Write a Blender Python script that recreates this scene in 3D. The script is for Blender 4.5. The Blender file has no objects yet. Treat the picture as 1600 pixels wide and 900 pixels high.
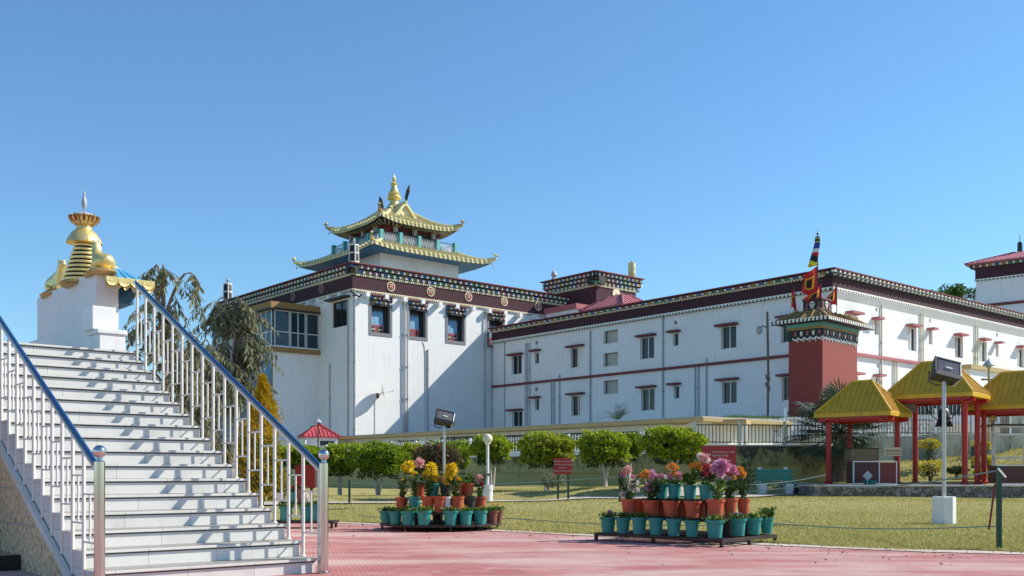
import bpy, bmesh, math, random
import numpy as np
from mathutils import Vector, Matrix
random.seed(7); RNG = np.random.default_rng(7)
scene = bpy.context.scene
C = scene.collection
R = math.radians
# ---------------------------------------------------------------- camera
F = 1556.0; HV = 740.0; HC = 0.95            # focal length in photo pixels, horizon row, eye height
cam_d = bpy.data.cameras.new("camera"); cam = bpy.data.objects.new("camera", cam_d); C.objects.link(cam)
cam_d.sensor_width = 36; cam_d.lens = 36 * F / 1600; cam_d.shift_y = (HV - 450) / 1600
cam_d.clip_start = .05; cam_d.clip_end = 6000
cam.location = (0, 0, HC); cam.rotation_euler = (R(90), 0, 0)
scene.camera = cam
# ---------------------------------------------------------------- light
A0 = 40.4                                     # heading of the long facades
SUN_AZ = 13.0; SUN_EL = 38.5                  # azimuth measured from +X towards +Y
world = bpy.data.worlds.new("World"); scene.world = world; world.use_nodes = True
wn = world.node_tree.nodes; wl = world.node_tree.links
sky = wn.new('ShaderNodeTexSky'); sky.sky_type = 'NISHITA'; sky.sun_disc = False
sky.sun_elevation = R(SUN_EL); sky.sun_rotation = R(90 - SUN_AZ)
sky.air_density = 1.2; sky.dust_density = 0.1; sky.ozone_density = 8.0; sky.altitude = 200
tint = wn.new('ShaderNodeMix'); tint.data_type = 'RGBA'; tint.blend_type = 'MULTIPLY'; tint.inputs[0].default_value = 1; tint.inputs[7].default_value = (.88, 1.0, .98, 1); wl.new(sky.outputs[0], tint.inputs[6])
wl.new(tint.outputs[2], wn['Background'].inputs[0]); wn['Background'].inputs[1].default_value = 0.133
sun_d = bpy.data.lights.new("sun", 'SUN'); sun = bpy.data.objects.new("sun", sun_d); C.objects.link(sun)
sun_d.energy = 5.0; sun_d.angle = R(.53); sun_d.color = (1, .93, .81)
sv = Vector((math.cos(R(SUN_EL)) * math.cos(R(SUN_AZ)), math.cos(R(SUN_EL)) * math.sin(R(SUN_AZ)), math.sin(R(SUN_EL))))
sun.rotation_euler = sv.to_track_quat('Z', 'Y').to_euler(); sun.location = (40, 0, 40)
vs = scene.view_settings
vs.view_transform = 'Standard'; vs.look = 'None'; vs.gamma = 1; vs.use_curve_mapping = False; vs.exposure = 0.38
scene.render.engine = 'CYCLES'
scene.cycles.max_bounces = 6; scene.cycles.transparent_max_bounces = 8
# ---------------------------------------------------------------- frames and pixel rays
def rot2(x, y, a):
    c, s = math.cos(a), math.sin(a); return (x * c - y * s, x * s + y * c)
def at(u, v, Y): return Vector(((u - 800) / F * Y, Y, HC + (HV - v) / F * Y))
def ground_at(u, v, z=0.0):
    Y = (HC - z) * F / (v - HV); return Vector(((u - 800) / F * Y, Y, z))
class Frame:
    def __init__(s, ox, oy, deg): s.ox, s.oy, s.a = ox, oy, R(deg)
    def loc(s, x, y): return rot2(x - s.ox, y - s.oy, -s.a)
    def wor(s, x, y):
        p = rot2(x, y, s.a); return (p[0] + s.ox, p[1] + s.oy)
    def onY(s, u, v, y=0.0):                  # ray through (u,v) with local plane y -> (x, z)
        c = s.loc(0, 0); d = rot2((u - 800) / F, 1, -s.a); t = (y - c[1]) / d[1]
        return (c[0] + d[0] * t, HC + (HV - v) / F * t)
    def onX(s, u, v, x=0.0):
        c = s.loc(0, 0); d = rot2((u - 800) / F, 1, -s.a); t = (x - c[0]) / d[0]
        return (c[1] + d[1] * t, HC + (HV - v) / F * t)
# ---------------------------------------------------------------- materials
MATS = {}
def nmat(name):
    m = bpy.data.materials.new(name); m.use_nodes = True; MATS[name] = m
    nt = m.node_tree; return m, nt.nodes, nt.links, nt.nodes['Principled BSDF']
def mixc(n, l, fac, a, b, mode='MIX'):
    x = n.new('ShaderNodeMix'); x.data_type = 'RGBA'; x.blend_type = mode
    for k, v in ((0, fac), (6, a), (7, b)):
        if hasattr(v, 'links') or isinstance(v, bpy.types.NodeSocket): l.new(v, x.inputs[k])
        else: x.inputs[k].default_value = v if k == 0 else (*v[:3], 1)
    return x.outputs[2]
def noise(n, l, scale, vec=None, detail=4, rough=.6):
    x = n.new('ShaderNodeTexNoise'); x.inputs['Scale'].default_value = scale; x.inputs['Detail'].default_value = detail
    x.inputs['Roughness'].default_value = rough
    if vec is not None: l.new(vec, x.inputs['Vector'])
    return x.outputs[0]
def ramp(n, l, fac, stops):
    x = n.new('ShaderNodeValToRGB'); l.new(fac, x.inputs[0]); e = x.color_ramp.elements
    while len(e) < len(stops): e.new(.5)
    for i, (p, c) in enumerate(stops):
        e[i].position = p; e[i].color = (*(c if isinstance(c, tuple) else (c, c, c)), 1)
    return x.outputs[0]
def mapping(n, l, vec, scale=(1, 1, 1), rot=(0, 0, 0)):
    x = n.new('ShaderNodeMapping'); x.inputs['Scale'].default_value = scale; x.inputs['Rotation'].default_value = rot
    l.new(vec, x.inputs[0]); return x.outputs[0]
def pmat(name, col, rough=.6, metal=0, var=.12, vscale=2.5, bump=0, bscale=60, dirt=0, dirtcol=(.08, .07, .05), streak=.4, spec=.5, sss=0):
    m, n, l, b = nmat(name)
    tc = n.new('ShaderNodeTexCoord').outputs['Object']
    f = noise(n, l, vscale, tc)
    c = mixc(n, l, f, tuple(x * (1 - var) for x in col), tuple(min(1, x * (1 + var)) for x in col))
    if dirt:
        g = noise(n, l, 1.6, mapping(n, l, tc, (2.2, 2.2, streak)), 6, .7)
        k = ramp(n, l, g, ((.52, 0.0), (.78, dirt)))
        c = mixc(n, l, k, c, dirtcol)
    l.new(c, b.inputs['Base Color'])
    b.inputs['Roughness'].default_value = rough; b.inputs['Metallic'].default_value = metal
    b.inputs['Specular IOR Level'].default_value = spec
    if bump:
        bp = n.new('ShaderNodeBump'); bp.inputs['Strength'].default_value = bump; bp.inputs['Distance'].default_value = .02
        l.new(noise(n, l, bscale, tc), bp.inputs['Height']); l.new(bp.outputs[0], b.inputs['Normal'])
    return m
pmat('white_wall', (.78, .775, .755), .75, var=.07, vscale=.3, bump=.3, bscale=12, dirt=.36, dirtcol=(.42, .40, .36))
pmat('white_paint', (.78, .78, .76), .5, var=.04, dirt=.18, dirtcol=(.35, .32, .27))
pmat('old_white', (.62, .62, .6), .8, var=.12, vscale=3, dirt=.5, dirtcol=(.08, .08, .07), bump=.4)
pmat('cream_wall', (.68, .66, .54), .8, var=.06, dirt=.3, dirtcol=(.3, .27, .2))
pmat('tan_edge', (.42, .31, .13), .7, var=.15, vscale=1.2, dirt=.35, dirtcol=(.12, .09, .05), streak=2)
pmat('ochre', (.3, .17, .055), .7, var=.1)
pmat('maroon', (.062, .022, .03), .9, var=.35, vscale=18, bump=1, bscale=30)
pmat('maroon_paint', (.16, .025, .03), .6, var=.1)
pmat('rose_paint', (.4, .11, .12), .6, var=.1)
pmat('black_paint', (.012, .011, .012), .6, var=.1)
pmat('dark_brown', (.035, .022, .018), .6, var=.2)
pmat('block_blue', (.06, .14, .26), .6); pmat('block_green', (.05, .16, .08), .6)
pmat('block_ochre', (.3, .19, .05), .6); pmat('block_red', (.22, .07, .08), .6); pmat('block_white', (.78, .76, .7), .6)
pmat('dentil_cream', (.7, .62, .42), .6, var=.1)
pmat('frame_grey', (.2, .2, .21), .7, var=.08)
pmat('sign_red', (.36, .015, .018), .45, var=.08)
pmat('aluminium', (.62, .63, .62), .4, .3, var=.05)
pmat('pipe_grey', (.4, .41, .42), .5, var=.1, dirt=.4)
pmat('gold', (.86, .68, .27), .33, .65, var=.12, vscale=5, bump=.3, bscale=40)
pmat('gold_roof', (.66, .58, .3), .42, .2, var=.15, vscale=2, dirt=.35, dirtcol=(.35, .27, .1))
pmat('gold_dark', (.55, .38, .14), .4, .6, var=.2, bump=.6, bscale=25)
pmat('teal_soffit', (.02, .105, .19), .6, var=.1)
pmat('teal_post', (.1, .38, .38), .55, var=.08)
pmat('red_dark', (.2, .03, .025), .6, var=.15)
pmat('rail_metal', (.05, .05, .055), .5, .3)
pmat('steel', (.62, .6, .57), .16, 1, var=.04)
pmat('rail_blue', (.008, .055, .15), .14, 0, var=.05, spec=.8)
pmat('rail_white', (.74, .72, .66), .3, 0, var=.04, dirt=.2, dirtcol=(.3, .25, .2))
pmat('orange_red', (.25, .04, .03), .75, var=.06, vscale=1, bump=.1)
pmat('pillar_red', (.42, .012, .01), .4, var=.12, vscale=4)
pmat('yellow_roof', (.62, .36, .015), .5, .05, var=.22, vscale=3, dirt=.45, dirtcol=(.2, .13, .03))
pmat('pink_roof', (.42, .12, .135), .5, var=.15, vscale=1.5, dirt=.25, dirtcol=(.3, .2, .18))
pmat('red_roof', (.5, .08, .09), .45, var=.12)
pmat('teal_pot', (.02, .26, .24), .5, var=.25, vscale=4, dirt=.5, dirtcol=(.15, .2, .16), streak=1.5)
pmat('terracotta_pot', (.5, .09, .035), .55, var=.25, vscale=6, dirt=.3, dirtcol=(.3, .16, .1), streak=1.5)
pmat('brown_pot', (.22, .07, .05), .5, var=.12); pmat('dark_pot', (.03, .03, .03), .5)
pmat('soil', (.035, .022, .014), .95, var=.3, vscale=60, bump=1)
pmat('iron', (.03, .02, .018), .6, .2, var=.3, vscale=12, dirt=.5, dirtcol=(.16, .06, .03), streak=2)
pmat('green_post', (.01, .07, .045), .45, var=.15)
pmat('bench_green', (.02, .22, .15), .5, var=.2, vscale=8, dirt=.2)
pmat('concrete', (.42, .4, .36), .85, var=.15, vscale=6, bump=.5, dirt=.3)
pmat('lamp_black', (.015, .016, .018), .4, var=.1); pmat('globe_cream', (.72, .68, .5), .3, var=.03)
pmat('rope', (.2, .3, .33), .7); pmat('wood_counter', (.1, .03, .022), .6, var=.2); pmat('log', (.22, .15, .08), .8, var=.4, vscale=6, bump=1)
pmat('bark', (.16, .13, .1), .9, var=.4, vscale=8, bump=1, bscale=25); pmat('bark_pale', (.5, .46, .4), .85, var=.35, vscale=9, bump=.6)
pmat('cloth_red', (.62, .02, .02), .75, var=.08); pmat('cloth_yellow', (.75, .6, .03), .75); pmat('cloth_black', (.012, .02, .02), .8)
pmat('cloth_blue', (.02, .04, .3), .75); pmat('cloth_white', (.7, .68, .65), .75)
pmat('granite', (.02, .02, .022), .12, var=.3, vscale=50); pmat('plastic_white', (.75, .75, .72), .4)
pmat('text_white', (.62, .6, .58), .7); pmat('curtain', (.2, .38, .55), .5, var=.15, vscale=8)
pmat('louvre', (.5, .48, .42), .7, var=.1)
pmat('shrine_blue', (.06, .33, .6), .5); pmat('cream_rib', (.62, .48, .3), .6)
def glass(name, col, rough=.06):
    m, n, l, b = nmat(name)
    tc = n.new('ShaderNodeTexCoord').outputs['Object']
    c = mixc(n, l, noise(n, l, 1.3, tc), tuple(x * .4 for x in col), tuple(x * 1.6 for x in col))
    l.new(c, b.inputs['Base Color']); b.inputs['Roughness'].default_value = rough; b.inputs['Specular IOR Level'].default_value = .45
    bp = n.new('ShaderNodeBump'); bp.inputs['Strength'].default_value = .08; l.new(noise(n, l, 1.1, tc), bp.inputs['Height']); l.new(bp.outputs[0], b.inputs['Normal'])
glass('glass_dark', (.012, .013, .015), .1); glass('glass_blue', (.015, .035, .055)); glass('glass_lamp', (.15, .14, .15), .15)
def leafmat(name, c1, c2, trans=.35, rough=.55):
    m, n, l, b = nmat(name)
    g = n.new('ShaderNodeNewGeometry')
    tc = n.new('ShaderNodeTexCoord').outputs['Object']
    f1 = g.outputs['Random Per Island']; f2 = noise(n, l, 2.2, tc)
    mx = n.new('ShaderNodeMath'); mx.operation = 'MULTIPLY_ADD'; l.new(f1, mx.inputs[0]); mx.inputs[1].default_value = .6; 
    m2 = n.new('ShaderNodeMath'); m2.operation = 'MULTIPLY'; l.new(f2, m2.inputs[0]); m2.inputs[1].default_value = .5; l.new(m2.outputs[0], mx.inputs[2])
    c = mixc(n, l, mx.outputs[0], c1, c2)
    l.new(c, b.inputs['Base Color']); b.inputs['Roughness'].default_value = rough; b.inputs['Specular IOR Level'].default_value = .35
    t = n.new('ShaderNodeBsdfTranslucent'); l.new(c, t.inputs[0])
    ms = n.new('ShaderNodeMixShader'); ms.inputs[0].default_value = trans
    l.new(b.outputs[0], ms.inputs[1]); l.new(t.outputs[0], ms.inputs[2]); l.new(ms.outputs[0], n['Material Output'].inputs[0])
leafmat('leaf_topiary', (.06, .13, .007), (.5, .58, .04), .36)
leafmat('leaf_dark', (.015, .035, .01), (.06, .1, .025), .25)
leafmat('leaf_dusty', (.08, .09, .045), (.32, .34, .2), .25, .8)
leafmat('leaf_yellow', (.3, .22, .01), (.62, .42, .02), .35)
leafmat('leaf_yellowtop', (.35, .3, .01), (.6, .5, .03), .35)
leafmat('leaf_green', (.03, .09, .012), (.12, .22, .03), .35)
leafmat('leaf_palm', (.02, .045, .02), (.08, .13, .07), .2, .35)
leafmat('leaf_wine', (.05, .035, .025), (.14, .06, .05), .3)
leafmat('leaf_deadgrass', (.55, .44, .17), (.33, .36, .1), .3, .8)
for nm, c1, c2 in (('petal_yellow', (.75, .5, .01), (.9, .72, .04)), ('petal_pink', (.6, .12, .3), (.85, .45, .6)), ('petal_white', (.75, .68, .62), (.9, .85, .82)),
                   ('petal_orange', (.75, .25, .02), (.85, .45, .08)), ('petal_magenta', (.6, .2, .4), (.9, .62, .75)), ('petal_salmon', (.8, .35, .33), (.85, .6, .55)), ('petal_red', (.35, .02, .03), (.6, .08, .1)), ('petal_violet', (.15, .08, .22), (.4, .3, .5))):
    leafmat(nm, c1, c2, .3, .6)
# ---------------------------------------------------------------- mesh builder
class MB:
    def __init__(s): s.v = []; s.f = []; s.m = []; s.mats = []; s.smooth = []
    def mi(s, name):
        if name not in s.mats: s.mats.append(name)
        return s.mats.index(name)
    def add(s, vs, fs, mat, smooth=False):
        o = len(s.v); s.v += [tuple(p) for p in vs]; k = s.mi(mat)
        for f in fs: s.f.append([o + i for i in f]); s.m.append(k); s.smooth.append(smooth)
    def box(s, x0, x1, y0, y1, z0, z1, mat):
        x0, x1 = min(x0, x1), max(x0, x1); y0, y1 = min(y0, y1), max(y0, y1); z0, z1 = min(z0, z1), max(z0, z1)
        s.add([(x0, y0, z0), (x1, y0, z0), (x1, y1, z0), (x0, y1, z0), (x0, y0, z1), (x1, y0, z1), (x1, y1, z1), (x0, y1, z1)],
              [(0, 3, 2, 1), (4, 5, 6, 7), (0, 1, 5, 4), (1, 2, 6, 5), (2, 3, 7, 6), (3, 0, 4, 7)], mat)
    def mbox(s, mp, a0, a1, z0, z1, d0, d1, mat):       # box through a facade mapper (s along, z up, d inward)
        s.add([mp(a, z, d) for d in (d0, d1) for z in (z0, z1) for a in (a0, a1)],
              [(0, 1, 3, 2), (4, 6, 7, 5), (0, 2, 6, 4), (1, 5, 7, 3), (2, 3, 7, 6), (0, 4, 5, 1)], mat)
    def quad(s, a, b, c, d, mat): s.add([a, b, c, d], [(0, 1, 2, 3)], mat)
    def poly(s, pts, mat): s.add(pts, [tuple(range(len(pts)))], mat)
    def prism(s, pts, off, mat):                        # polygon pts extruded by vector off
        n = len(pts); off = Vector(off); q = [Vector(p) + off for p in pts]
        s.add(list(pts) + q, [tuple(range(n))[::-1], tuple(range(n, 2 * n))] + [(i, (i + 1) % n, n + (i + 1) % n, n + i) for i in range(n)], mat)
    def tube(s, pts, rad, mat, n=8, caps=True):
        pts = [Vector(p) for p in pts]; rr = rad if isinstance(rad, (list, tuple)) else [rad] * len(pts)
        vs = []; up = None
        for i, p in enumerate(pts):
            d = (pts[min(i + 1, len(pts) - 1)] - pts[max(i - 1, 0)]); d = d.normalized() if d.length > 1e-9 else Vector((0, 0, 1))
            if up is None:
                up = Vector((0, 0, 1)) if abs(d.z) < .9 else Vector((1, 0, 0))
            x = d.cross(up); x.normalize(); y = d.cross(x)
            up = -(y) if False else up
            for k in range(n):
                a = 2 * math.pi * (k + .5) / n; vs.append(p + (x * math.cos(a) + y * math.sin(a)) * rr[i])
        fs = [(i * n + k, i * n + (k + 1) % n, (i + 1) * n + (k + 1) % n, (i + 1) * n + k) for i in range(len(pts) - 1) for k in range(n)]
        if caps: fs += [tuple(range(n))[::-1], tuple((len(pts) - 1) * n + k for k in range(n))]
        s.add(vs, fs, mat, n > 5)
    def lathe(s, prof, mat, n=24, cx=0, cy=0, scallop=None):
        vs = []
        for j, (r, z) in enumerate(prof):
            for k in range(n):
                a = 2 * math.pi * k / n; q = r
                if scallop: q = r * (1 + scallop[0] * math.cos(scallop[1] * a))
                vs.append((cx + q * math.cos(a), cy + q * math.sin(a), z))
        fs = [(i * n + k, i * n + (k + 1) % n, (i + 1) * n + (k + 1) % n, (i + 1) * n + k) for i in range(len(prof) - 1) for k in range(n)]
        s.add(vs, fs + [tuple(range(n))[::-1], tuple((len(prof) - 1) * n + k for k in range(n))], mat, True)
    def build(s, name, parent=None, bevel=0, auto=40):
        me = bpy.data.meshes.new(name); me.from_pydata([tuple(p) for p in s.v], [], s.f)
        for m in s.mats: me.materials.append(MATS[m])
        me.polygons.foreach_set('material_index', s.m); me.polygons.foreach_set('use_smooth', s.smooth)
        if any(s.smooth):
            try: me.set_sharp_from_angle(angle=R(auto))
            except Exception: pass
        bm = bmesh.new(); bm.from_mesh(me); bmesh.ops.recalc_face_normals(bm, faces=bm.faces); bm.to_mesh(me); bm.free()
        me.update(); o = bpy.data.objects.new(name, me); C.objects.link(o)
        if parent is not None: o.parent = parent
        if bevel:
            b = o.modifiers.new('bevel', 'BEVEL'); b.width = bevel; b.segments = 2; b.limit_method = 'ANGLE'; b.angle_limit = R(50)
        return o
def tag(o, label=None, cat=None, group=None, kind=None):
    if label: o['label'] = label
    if cat: o['category'] = cat
    if group: o['group'] = group
    if kind: o['kind'] = kind
    return o
def thing(name, label, cat, loc=(0, 0, 0), rotz=0, group=None, scale=1):
    o = bpy.data.objects.new(name, None); C.objects.link(o); o.location = loc; o.rotation_euler = (0, 0, rotz); o.empty_display_size = .2
    if scale != 1: o.scale = (scale,) * 3
    return tag(o, label, cat, group)
def dup(root, loc, rotz=0, label=None, scale=None):
    r = root.copy(); C.objects.link(r); r.location = loc; r.rotation_euler = (0, 0, rotz)
    if scale: r.scale = (scale,) * 3 if not isinstance(scale, tuple) else scale
    if label: r['label'] = label
    for ch in list(root.children):
        c = ch.copy(); C.objects.link(c); c.parent = r
        for g in ch.children: d = g.copy(); C.objects.link(d); d.parent = c
    return r
def npmesh(name, verts, faces, mats, parent=None, midx=None, smooth=False):
    verts = np.asarray(verts, np.float32).reshape(-1, 3); faces = np.asarray(faces, np.int32)
    me = bpy.data.meshes.new(name); k = faces.shape[1]
    me.vertices.add(len(verts)); me.vertices.foreach_set('co', verts.ravel())
    me.loops.add(faces.size); me.loops.foreach_set('vertex_index', faces.ravel())
    me.polygons.add(len(faces)); me.polygons.foreach_set('loop_start', np.arange(0, faces.size, k, dtype=np.int32))
    try: me.polygons.foreach_set('loop_total', np.full(len(faces), k, np.int32))
    except Exception: pass
    for m in (mats if isinstance(mats, (list, tuple)) else [mats]): me.materials.append(MATS[m])
    if midx is not None: me.polygons.foreach_set('material_index', np.asarray(midx, np.int32))
    if smooth: me.polygons.foreach_set('use_smooth', np.ones(len(faces), bool))
    me.update(calc_edges=True); o = bpy.data.objects.new(name, me); C.objects.link(o)
    if parent is not None: o.parent = parent
    return o
def unit(a): return a / np.maximum(np.linalg.norm(a, axis=-1, keepdims=True), 1e-9)
def leaf_arrays(P, D, L, W, fold=.25, rng=RNG):
    """diamond leaves: P base, D direction (n,3), L length, W width -> verts, faces"""
    n = len(P); D = unit(D); S = unit(np.cross(D, unit(rng.normal(size=(n, 3))))); N = np.cross(D, S)
    L = np.broadcast_to(np.asarray(L, float).reshape(-1, 1), (n, 1)); W = np.broadcast_to(np.asarray(W, float).reshape(-1, 1), (n, 1))
    b = P; t = P + D * L - N * L * .0; m = P + D * L * .45 + N * L * fold * .3
    V = np.stack([b, m + S * W * .5, t, m - S * W * .5], 1).reshape(-1, 3)
    Fc = np.arange(4 * n).reshape(n, 4); return V, Fc
def leafcloud(name, P, D, L, W, mat, parent=None, fold=.25):
    V, Fc = leaf_arrays(P, D, L, W, fold); return npmesh(name, V, Fc, mat, parent)
def mesh_skin(name, pts, edges, radii, mat, parent=None, sub=2):
    me = bpy.data.meshes.new(name); me.from_pydata(pts, edges, []); o = bpy.data.objects.new(name, me); C.objects.link(o)
    o.modifiers.new('skin', 'SKIN')
    for i, r in enumerate(radii):
        sk = me.skin_vertices[0].data[i]; sk.radius = (r, r) if not isinstance(r, tuple) else r; sk.use_root = (i == 0)
    o.modifiers.new('sub', 'SUBSURF').levels = sub; o.modifiers['sub'].render_levels = sub
    dg = bpy.context.evaluated_depsgraph_get(); m2 = bpy.data.meshes.new_from_object(o.evaluated_get(dg))
    m2.materials.clear(); m2.materials.append(MATS[mat])
    for p in m2.polygons: p.use_smooth = True
    bpy.data.objects.remove(o); m2.name = name; q = bpy.data.objects.new(name, m2); C.objects.link(q)
    if parent is not None: q.parent = parent
    return q
def text(name, body, size, mat, loc, rot, parent, depth=.004, align='CENTER', sx=1):
    cu = bpy.data.curves.new(name, 'FONT'); cu.body = body; cu.size = size; cu.extrude = depth; cu.align_x = align; cu.align_y = 'CENTER'
    o = bpy.data.objects.new(name, cu); C.objects.link(o)
    dg = bpy.context.evaluated_depsgraph_get(); me = bpy.data.meshes.new_from_object(o.evaluated_get(dg))
    bpy.data.objects.remove(o); me.materials.clear(); me.materials.append(MATS[mat])
    q = bpy.data.objects.new(name, me); C.objects.link(q); q.location = loc; q.rotation_euler = rot; q.parent = parent; q.scale = (sx, 1, 1)
    return q
# ================================================================ THE GROUND
CP = [(at(u, v, Y).x, Y, at(u, v, Y).z) for u, v, Y in ((600, 787, 28), (800, 783, 30), (1000, 780, 30), (1150, 778, 30), (592, 776, 37), (768, 764, 37), (855, 767, 34), (948, 760, 33.5), (1052, 757, 31.5),
      (1200, 750, 35.3), (1100, 753, 34.8), (900, 757, 40), (600, 762, 50), (1480, 750, 36), (1380, 752, 36), (1400, 722, 42), (1500, 714, 42), (1600, 700, 42), (1290, 752, 35), (1212, 773, 32), (450, 775, 32), (1330, 777, 29), (1480, 780, 28), (1600, 782, 28))]
CP += [(x, y, 0) for x in (-22, -12, -5, 0, 4, 9, 15, 24) for y in (2, 9, 14, 19)] + [(-5, 23, .02), (2, 23, .03), (8, 22, .03), (14, 22, .03), (-30, 35, .1), (-25, 60, .1), (-8, 26, .05), (30, 30, .5), (34, 42, 2.3), (28, 36, 1.3), (18, 50, 2.4), (30, 55, 2.5), (5, 60, .5), (-20, 90, 0)]
CPA = np.array(CP)
def Hn(X, Y):
    X = np.asarray(X, float); Y = np.asarray(Y, float); sh = X.shape
    d = (X.reshape(-1, 1) - CPA[:, 0]) ** 2 + (Y.reshape(-1, 1) - CPA[:, 1]) ** 2 + .6
    w = d ** -2.0; z = (w * CPA[:, 2]).sum(1) / w.sum(1)
    flat = np.clip((Y.reshape(-1) - (19.0 - np.clip(X.reshape(-1), 0, 9) * .45)) / 4, 0, 1)
    return (z * flat).reshape(sh)
def H(x, y): return float(Hn(np.array([x]), np.array([y]))[0])
def gxy(u, Y): x = (u - 800) / F * Y; return (x, Y, H(x, Y))
leafmat('leaf_fallen', (.12, .06, .03), (.4, .28, .12), .2, .8)
# --- far ground sheet and lawn sheet
mb = MB(); mb.quad((-2500, -500, -.35), (2500, -500, -.35), (2500, 4000, -.35), (-2500, 4000, -.35), 'soil')
m, n, l, b = nmat('far_grass'); b.inputs['Base Color'].default_value = (.12, .13, .05, 1); b.inputs['Roughness'].default_value = 1
mb.mats = ['far_grass']; tag(mb.build('ground'), kind='structure')
m, n, l, b = nmat('lawn')
tc = n.new('ShaderNodeTexCoord').outputs['Object']
c1 = mixc(n, l, ramp(n, l, noise(n, l, .45, tc, 5, .65), ((.35, 0.0), (.65, 1.0))), (.50, .41, .16), (.34, .34, .1))
c2 = mixc(n, l, ramp(n, l, noise(n, l, 9, tc, 6, .75), ((.35, 0.0), (.7, 1.0))), c1, (.58, .49, .22))
c3 = mixc(n, l, ramp(n, l, noise(n, l, 1.1, tc, 4, .7), ((.58, 0.0), (.70, .8))), c2, (.13, .2, .03))
c4 = mixc(n, l, ramp(n, l, noise(n, l, 45, tc, 3, .8), ((.3, .55), (.6, 0.0))), c3, (.07, .075, .02))
l.new(c4, b.inputs['Base Color']); b.inputs['Roughness'].default_value = 1; b.inputs['Specular IOR Level'].default_value = .1
bp = n.new('ShaderNodeBump'); bp.inputs['Strength'].default_value = 1; bp.inputs['Distance'].default_value = .04
l.new(noise(n, l, 38, tc, 4, .8), bp.inputs['Height']); l.new(bp.outputs[0], b.inputs['Normal'])
xs = np.arange(-42, 46.1, .5); ys = np.arange(6, 66.1, .5); GX, GY = np.meshgrid(xs, ys); GZ = Hn(GX, GY) - .012
nx, ny = len(xs), len(ys); idx = np.arange(nx * ny).reshape(ny, nx)
fc = np.stack([idx[:-1, :-1], idx[:-1, 1:], idx[1:, 1:], idx[1:, :-1]], -1).reshape(-1, 4)
tag(npmesh('lawn', np.stack([GX, GY, GZ], -1), fc, 'lawn', smooth=True), kind='structure')
# --- red plaza with its pale concrete border
BND = [(-40, 22.5), (-12, 20.6), (-4.6, 19.7), (-3.5, 19.4), (0, 16.35), (1.8, 14.75), (3.53, 13.2), (4.9, 12.3), (6.2, 11.75), (9, 10.9), (30, 6)]
m, n, l, b = nmat('plaza')
tc = n.new('ShaderNodeTexCoord').outputs['Object']; mp_ = mapping(n, l, tc, (1, 1, 1), (0, 0, R(-12)))
br = n.new('ShaderNodeTexBrick'); l.new(mp_, br.inputs['Vector']); br.offset = 0; br.inputs['Scale'].default_value = 1; br.inputs['Brick Width'].default_value = .3; br.inputs['Row Height'].default_value = .3
br.inputs['Mortar Size'].default_value = .006; br.inputs['Color1'].default_value = (.38, .135, .125, 1); br.inputs['Color2'].default_value = (.47, .2, .18, 1); br.inputs['Mortar'].default_value = (.33, .16, .15, 1)
stud = n.new('ShaderNodeTexVoronoi'); stud.inputs['Scale'].default_value = 22; stud.inputs['Randomness'].default_value = 0; l.new(mp_, stud.inputs['Vector'])
c1 = mixc(n, l, ramp(n, l, stud.outputs[0], ((.3, 0.0), (.5, .35))), br.outputs[0], (.3, .12, .12))
c2 = mixc(n, l, ramp(n, l, noise(n, l, .55, mapping(n, l, tc, (.6, 1.6, 1)), 7, .62), ((.42, 0.0), (.62, .8))), c1, (.54, .40, .365))
c3 = mixc(n, l, ramp(n, l, noise(n, l, 3.2, tc, 6, .7), ((.58, 0.0), (.75, .6))), c2, (.6, .44, .42))
l.new(c3, b.inputs['Base Color']); b.inputs['Roughness'].default_value = .9; b.inputs['Specular IOR Level'].default_value = .2
bp = n.new('ShaderNodeBump'); bp.inputs['Strength'].default_value = .5; bp.inputs['Distance'].default_value = .01; l.new(stud.outputs[0], bp.inputs['Height']); l.new(bp.outputs[0], b.inputs['Normal'])
pmat('border_concrete', (.52, .43, .38), .9, var=.25, vscale=2.5, bump=.3, dirt=.3, streak=2)
mb = MB()
for i in range(len(BND) - 1):
    (x0, y0), (x1, y1) = BND[i], BND[i + 1]; mb.quad((x0, y0, .012), (x1, y1, .012), (x1, -8, .012), (x0, -8, .012), 'plaza')
tag(mb.build('plaza'), kind='structure')
mb = MB(); W = .42
for i in range(len(BND) - 1):
    (x0, y0), (x1, y1) = BND[i], BND[i + 1]; mb.quad((x0, y0 + .06, .02), (x1, y1 + .06, .02), (x1, y1 - W, .02), (x0, y0 - W, .02), 'border_concrete')
tag(mb.build('plaza_border'), kind='structure')
def bnd_y(x):
    for i in range(len(BND) - 1):
        (x0, y0), (x1, y1) = BND[i], BND[i + 1]
        if x0 <= x <= x1: return y0 + (y1 - y0) * (x - x0) / (x1 - x0)
    return 0
# --- path across the lawn
PATH = [(-30, 27.5), (-14, 27.6), (-7, 28), (-3, 28.6), (0, 29.6), (3, 30), (5.5, 30.2), (7.2, 30.6), (8.6, 31.4), (10, 33.2)]
pmat('path', (.46, .4, .34), .9, var=.2, vscale=2, bump=.3, dirt=.2, streak=2)
mb = MB()
P2 = []
for i in range(len(PATH) - 1):
    for k in range(8):
        t = k / 8; P2.append((PATH[i][0] * (1 - t) + PATH[i + 1][0] * t, PATH[i][1] * (1 - t) + PATH[i + 1][1] * t))
for i in range(len(P2) - 1):
    (x0, y0), (x1, y1) = P2[i], P2[i + 1]; w = .62
    for a, bq in ((-w, 0), (0, w)):
        mb.quad((x0, y0 + a, H(x0, y0 + a) + .03), (x1, y1 + a, H(x1, y1 + a) + .03), (x1, y1 + bq, H(x1, y1 + bq) + .03), (x0, y0 + bq, H(x0, y0 + bq) + .03), 'path')
tag(mb.build('path'), kind='structure')
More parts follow.
